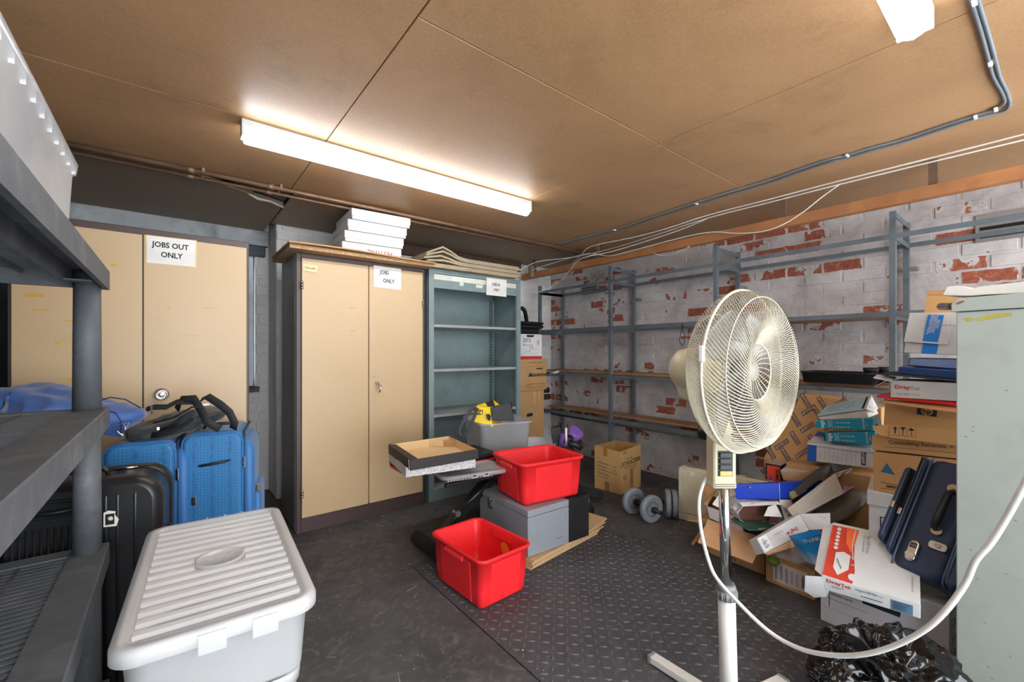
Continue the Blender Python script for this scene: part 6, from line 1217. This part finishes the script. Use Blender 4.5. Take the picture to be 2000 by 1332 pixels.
# dark binder, open like a tent
t = thing('ring_binder', 'dark grey lever arch binder lying open like a tent over the beige box', 'binder', P(1610, 950, 2.45)); m_dg = mat('dark_grey_board', '#4c4b48', .6, bump=.15, bscale=200)
MB().prism([P(1541, 962, 2.38), P(1622, 906.5, 2.48), P(1630, 917, 2.47), P(1549, 975, 2.36)], (.05, .035, -.01)).build('spine', m_dg, t, bevel=.003)
plate([P(1622, 906.5, 2.48), P(1683, 894.5, 2.62), P(1690, 912, 2.55), P(1629, 922, 2.44)], .006).build('cover', m_dg, t); plate([P(1540, 962, 2.375), P(1560, 953, 2.42), P(1575, 958, 2.42), P(1548, 975, 2.355)], .012).build('paper_edge', mat('yellowed_paper', '#a39d6c', .8), t)
# beige open box
t = thing('magazine_box', 'beige cardboard tube-like box lying tilted with brown inside and pink flap', 'box', P(1600, 990, 2.35)); m_be = mat('beige_board', '#bdb5a8', .8, var=.08, bump=.1)
L1, L2, L3, L4 = P(1538, 994, 2.26), P(1552, 1013, 2.22), P(1568, 1010, 2.40), P(1556, 985, 2.42); E1, E2, E3, E4 = P(1631, 924.5, 2.34), P(1648, 963, 2.29), P(1680, 942, 2.48), P(1664, 914, 2.50)
for a in ((L1, E1, E2, L2), (L2, E2, E3, L3), (L4, E4, E3, L3), (L1, E1, E4, L4)): plate(a, .003).build('side', m_be, t)
plate((L1, L2, L3, L4), .003).build('end', m_be, t); plate((L3.lerp(E3, .5), E3, E4, L4.lerp(E4, .5)), .006).build('lining', m_cin, t); plate([E1.lerp(E2, .0), E2, L2.lerp(E2, .6)+V(.006, .006, 0), L1.lerp(E1, .6)+V(.006, .006, 0)], .002).build('lining', m_cin, t)
plate([E3, P(1696, 921, 2.5), P(1694, 928, 2.44), P(1672, 952, 2.38)], .003).build('pink_flap', mat('pink_print', '#b176a6', .5, bump=0), t); plate([P(1650, 948, 2.28), P(1663, 951, 2.30), P(1652, 960, 2.27), P(1647, 962, 2.27)], .003).build('pink_flap', mat('pink_print', ''), t); plate([E4, P(1650, 926, 2.36), P(1655, 924, 2.36), E4+V(0, 0, -.005)], .004).build('torn_flap', m_be, t)
# grey cloth bag under it
t = thing('cloth_bag', 'grey fabric bag slumped under the beige box', 'bag', P(1640, 1000, 2.3)); c = P(1640, 985, 2.42)
K = Matrix.Translation(c) @ Matrix.Rotation(math.radians(-38), 4, 'Z') @ Matrix.Rotation(math.radians(-33), 4, 'Y')
crumple((0, 0, 0), (.17, .08, .05), 44, 22, .012, 8, 4, M=K).build('cloth', mat('grey_cloth', '#7d786f', .85, bump=.3), t)
t = archive('carton', 'brown carton in the shadow under the grey cloth bag', TR(2.72, .70, .001, 0), .26, .20, .22, m_kraft)
t = archive('carton', 'dark carton buried in the middle of the pile', TR(2.93, 1.07, .001, 0), .10, .50, .34, m_kraft)
# small white router carton
t = thing('router_box', 'white flat router carton with barcode label tilted over the labelled carton', 'box', P(1540, 1060, 2.1)); q = [P(1478, 1051.7, 2.09), P(1562, 1003.6, 2.20), P(1581, 1035, 2.16), P(1494, 1081, 2.05)]; ev = Vector((.03, .05, -.035))
MB().prism(q, ev).build('body', m_wbox, t, bevel=.002); patch(t, q, [R4(.03, .08, .19, .9)], mat('label_white', '#eceff2', .6), 'barcode_label'); patch(t, q, bars(.05, .2, .17, .8, 10, .45, False, 4), m_ink, 'barcode', .0016); lettering(t, q, [('DrayTek', .68, .62, .016, 180, True)], m_rl); lettering(t, q, [('Vigor2830 series', .42, .35, .007, 180)], m_gp)
q2 = [P(1562, 1003.6, 2.20), P(1621, 1002, 2.17), P(1622, 1033, 2.13), P(1581, 1035, 2.16)]; plate(q2, .004).build('side_panel', m_wbox, t); patch(t, q2, bars(.35, .2, .9, .75, 8, .25, False, 9), m_gp, 'small_print', .0032); plate([P(1581, 1036, 2.165), P(1622, 1034, 2.14), P(1612, 1044, 2.13), P(1545, 1068, 2.11)], .004).build('red_edge', mat('crimson_print', '#b32a3d', .5, bump=0), t)
MB().prism([P(1494, 1082, 2.055), P(1560, 1048, 2.13), P(1560, 1066, 2.12), P(1502, 1084, 2.07)], (.03, .05, 0)).build('tan_side', m_fl, t)
t = thing('router_box', 'bright blue TP-LINK box standing between the white router cartons', 'box', P(1595, 1090, 2.05)); q = [P(1557, 1052.5, 2.06), P(1612, 1040, 1.98), P(1636, 1088, 1.94), P(1591.8, 1104, 2.0)]
t_ = NT('tp_blue'); tc = t_.n('ShaderNodeTexCoord').outputs['Object']; s_ = t_.n('ShaderNodeSeparateXYZ'); t_.l(tc, s_.inputs[0]); bb = t_.n('ShaderNodeBsdfPrincipled'); t_.l(t_.ramp(t_.math('ADD', t_.math('MULTIPLY', s_.outputs[2], 8.0), t_.math('MULTIPLY', t_.noise(tc, 12), .2)), [(.0, lin('#cfe8f5')), (.45, lin('#1c9be0')), (1, lin('#0a78c6'))]), bb.inputs['Base Color']); bb.inputs['Roughness'].default_value = .3; t_.l(bb.outputs[0], t_.out.inputs[0])
MB().prism(q, (.035, .05, -.01)).build('body', t_.m, t, bevel=.002); lettering(t, q, [('TP-LINK', .42, .16, .016, 0, True)], m_wbox)
# large white DrayTek carton
M = TR(2.253, .463, .262, 8.9, 0, -17.6); WV, DV, HV = .366, .284, .060
M = M @ Matrix.Translation((0, 0, .03))
t = thing('router_box', 'large white DrayTek Vigor2830 router carton with red printed panel', 'box', M.translation)
MB(M).box((-WV/2, -DV/2, 0), (WV/2, DV/2, HV)).build('body', m_wbox, t, bevel=.002)
tq = face(M, WV, DV, HV, 'T'); tq = [tq[0], tq[1], tq[2], tq[3]]
# top face seen from the left: u along depth away, v toward near end
tv = [M @ Vector(p) for p in ((WV/2, DV/2, HV+.002), (WV/2, -DV/2, HV+.002), (-WV/2, -DV/2, HV+.002), (-WV/2, DV/2, HV+.002))]
plate([p-V(0, 0, .0005) for p in tv], .003).build('lid', m_wbox, t)
patch(t, tv, [[(.0, .06), (.0, .98), (.33, .995), (.34, .8), (.31, .55), (.30, .35), (.33, .05)][::1]], mat('vigor_red', '#c7402f', .5, var=.25, scale=5, bump=0), 'red_panel', .002)
patch(t, tv, [[(.18, .05), (.20, .35), (.27, .50), (.30, .35), (.33, .05)], ], mat('vigor_orange', '#f0713c', .5, bump=0), 'orange_panel', .0026)
patch(t, tv, [[(.285, .04), (.265, .35), (.30, .62), (.31, .62), (.275, .35), (.295, .04)], [(.29, .70), (.33, .70), (.33, .71), (.29, .71)], [(.26, .58), (.32, .58), (.32, .59), (.26, .59)]], m_wbox, 'white_curve', .0032)
patch(t, tv, [[(.09+.026*math.cos(k)*1.0, v+.026*math.sin(k)*(1.1 if i else 1.5)) for k in [2*math.pi*j/14 for j in range(14)]][::-1] for i, v in enumerate((.12, .2, .27, .34, .41, .48))], m_wbox, 'feature_badge', .0032)
patch(t, tv, [[(.10, .56), (.10, .82), (.16, .93), (.27, .80), (.27, .56), (.19, .52)]], m_wbox, 'router_picture', .0032); patch(t, tv, [R4(.125+.014*i, .66+.03*i, .133+.014*i, .70+.03*i) for i in range(5)], m_ink, 'router_ports', .004)
patch(t, tv, [[(.32+.045*math.cos(k), .9+.055*math.sin(k)) for k in [2*math.pi*j/18 for j in range(18)]][::-1]], m_wbox, 'badge', .0036)
lettering(t, tv, [('Vigor2830 Series', .45, .28, .013, -90), ('ADSL2+ Security Firewall', .40, .28, .008, -90), ('www.draytek.co.uk', .93, .75, .008, -90)], m_gp, off=.0022)
lq_ = face(M, WV, DV, HV, 'L'); lettering(t, lq_, [('Dray', .125, .22, .016, 0, True, 1.05)], m_rl); lettering(t, lq_, [('Tek', .262, .26, .016, 0, True, .9)], m_rl); lettering(t, lq_, [('Vigor2830', .47, .25, .011, 0, True), ('series', .60, .25, .008)], m_gp)
patch(t, lq_, [R4(.72, .2, .93, .95)], mat('slate_label', '#5e7f98', .5, bump=0), 'slate_label'); patch(t, lq_, bars(.74, .3, .91, .85, 7, .4, False, 2), m_ink, 'label_print', .0015); patch(t, lq_, [R4(.42+.025*i, .62, .438+.025*i, .68) for i in range(9)], m_ink, 'port_icons')
patch(t, lq_, [R4(.1, .5, .24, .56), R4(.1, .62, .2, .66)], m_gp, 'small_print')
plate([M @ Vector(p) for p in ((-WV/2-.002, DV/2, HV), (-WV/2-.012, DV/2+.055, HV-.01), (-WV/2-.02, DV/2+.06, -.02), (-WV/2-.012, DV/2+.03, -.045), (-WV/2-.004, DV/2-.01, -.03), (-WV/2-.003, DV/2-.02, .0))], .002).build('tuck_flap', m_wbox, t)
plate([M @ Vector(p) for p in ((-WV/2+.0, DV/2, HV), (WV/2, DV/2, HV), (WV/2-.03, DV/2+.035, HV-.012), (-WV/2+.04, DV/2+.03, HV-.012))], .002).build('side_flap', m_wbox, t)
# white archive box below
M = TR(2.406, .43, .001, -3); t = archive('archive_box', 'white archive box with Data from Server handwriting at the bottom right of the pile', M, .33, .405, .249, mat('white_box_board', '#c9c6c8', .75, var=.04, bump=.12, bscale=40))
fq = face(M, .33, .405, .249, 'L'); patch(t, fq, [R4(.08, .25, .42, .258), R4(.08, .40, .42, .406), R4(.08, .25, .086, .7), R4(.08, .55, .42, .556)], m_ink, 'printed_form'); lettering(t, fq, [('BOX NUMBER', .18, .32, .008, 0, True), ('DESTROY DATE', .19, .46, .008, 0, True)], m_ink)
patch(t, fq, [[(.36, .23), (.37, .42), (.66, .42), (.68, .23)]], m_void, 'hand_hole'); patch(t, fq, [R4(0, .72, 1, .725)], m_gp, 'fold_line')
ff = face(M, .33, .405, .249, 'F'); lettering(t, ff, [('Data', .30, .32, .035), ('from', .25, .55, .03), ('Server', .36, .77, .028)], m_ink)
p = at(1845, 1176, X=2.32); t = thing('white_bag', 'crumpled beige paper bag stuffed in the top of the white archive box', 'bag', (2.38, .33, .2)); crumple((2.37, .315, .262), (.075, .08, .055), 40, 20, .015, 14, 6).build('paper', mat('crumpled_beige_paper', '#a79b8c', .8, bump=.2), t)
# navy soft pilot case
A_, B_, D_ = P(1737, 1100, 1.70), P(1803, 1129, 1.60), P(1821, 893, 1.78)
uy = (D_-A_); HC = uy.length*1.0; uy.normalize(); ux = (B_-A_); ux = (ux-uy*ux.dot(uy)); wc = ux.length; ux.normalize(); uz = ux.cross(uy); 
view = (A_-V(0, 0, EYE)).normalized()
if uz.dot(view) > 0: uz = -uz   # uz points to the viewer
t = thing('pilot_case', 'navy blue fabric flight case with combination lock leaning against the steel cabinet', 'suitcase', A_+ux*.1)
K = Matrix(((ux.x, uy.x, uz.x, A_.x), (ux.y, uy.y, uz.y, A_.y), (ux.z, uy.z, uz.z, A_.z), (0, 0, 0, 1)))
m_case = mat('navy_case_fabric', '#1a2a4a', .55, var=.1, scale=30, bump=.3, bscale=400, sheen=.15); m_pip = mat('grey_navy_piping', '#48586f', .35)
def cs(x0, x1, y0, y1, z0, r, nm): 
    w_, h_ = x1-x0, y1-y0
    MB(K).rings([(w_*.6, h_-.03, r, 0, (x0+x1)/2, (y0+y1)/2), (w_-.01, h_-.008, r, -.008, (x0+x1)/2, (y0+y1)/2), (w_, h_, r, -.03, (x0+x1)/2, (y0+y1)/2), (w_, h_, r, z0+.03, (x0+x1)/2, (y0+y1)/2), (w_*.6, h_-.03, r, z0, (x0+x1)/2, (y0+y1)/2)], n=6).build(nm, m_case, t)
cs(0, .16, 0, HC, -.18, .03, 'body'); cs(-.040, -.002, .045, HC+.0, -.17, .022, 'gusset_pocket'); cs(-.078, -.043, .075, HC-.06, -.15, .026, 'front_pocket'); cs(.162, .20, 0, HC, -.17, .018, 'rear_pocket')
for x, y0, y1 in ((.004, 0, HC), (-.020, .045, HC), (-.058, .08, HC-.065), (.158, 0, HC), (.166, .01, HC)):
    MB(K).tube([(x, y0, -.14), (x, y0, -.03), (x, y0+.006, -.008), (x, y0+.03, .001), (x, y1-.03, .001), (x, y1-.006, -.008), (x, y1, -.03), (x, y1, -.14)], .0042, 8).build('piping', m_pip, t)
for x, y0, y1 in ((-.028, .22, HC-.01), (-.050, .24, HC-.07)): MB(K).tube([(x, y0, .002), (x+.004, (y0+y1)/2, .003), (x, y1, .002)], .0035, 6).build('zip', m_void, t)
for x, y in ((-.030, .23), (-.060, .25)): MB(K).box((x-.006, y-.03, .004), (x+.006, y, .009)).build('zip_pull', m_chrome, t, bevel=.002)
MB(K).tube([(.092, .19, .002), (.092, .20, .024), (.097, .235, .03), (.10, .33, .03), (.102, .345, .02), (.102, .36, .002)], [.012, .013, .013, .012, .009, .008], 14).build('handle', m_blk, t)
for y in (.185, .365): MB(K).cyl((.097, y, -.001), (.097, y, .01), .017, n=20).build('handle_mount', m_chrome, t)
MB(K).rings([(.036, .085, .018, .001, .052, .08), (.034, .083, .017, .009, .052, .08), (.024, .073, .012, .011, .052, .08)], n=6).build('combination_lock', m_chrome, t); MB(K).box((.042, .09, .0105), (.062, .11, .0125)).build('dial_window', m_blk, t)
for i in range(3): MB(K).cyl((.045+i*.006, .1, .011), (.049+i*.006, .1, .011), .0045, n=12).build('number_wheel', m_steel, t)
MB(K).rings([(.032, .022, .010, .0115, .052, .062), (.030, .020, .009, .014, .052, .062)], n=5).build('release_button', m_chrome, t)
MB(K).rings([(.06, .035, .012, .001, .115, .13), (.052, .028, .01, .008, .115, .13)], n=5).build('clasp_plate', m_steel, t); MB(K).cyl((.115, .13, .008), (.115, .13, .012), .009, n=16).build('clasp_stud', m_chrome, t)
# black bin bag
t_ = NT('black_bin_liner'); bb = t_.n('ShaderNodeBsdfPrincipled'); bb.inputs['Base Color'].default_value = lin('#131416'); bb.inputs['Roughness'].default_value = .12; bb.inputs['Specular IOR Level'].default_value = .6; bb.inputs['Base Color'].default_value = lin('#0b0b0d')
tc = t_.n('ShaderNodeTexCoord').outputs['Object']; nz = t_.n('ShaderNodeTexNoise', noise_type='RIDGED_MULTIFRACTAL'); nz.inputs['Scale'].default_value = 11; nz.inputs['Detail'].default_value = 3; nz.inputs['Distortion'].default_value = .8; t_.l(tc, nz.inputs['Vector']); t_.l(t_.bump(nz.outputs[0], .7, .008), bb.inputs['Normal']); t_.l(bb.outputs[0], t_.out.inputs[0])
t = thing('bin_bag', 'shiny crumpled black bin bag on the floor in front of the archive box', 'bag', (1.83, .33, 0))
K = Matrix.Translation((1.835, .335, .115)) @ Matrix.Rotation(math.radians(-38), 4, 'Z')
crumple((0, 0, 0), (.215, .155, .14), 260, 140, .04, 8, 11, M=K, power=2.3, flat=.74).build('liner', t_.m, t)
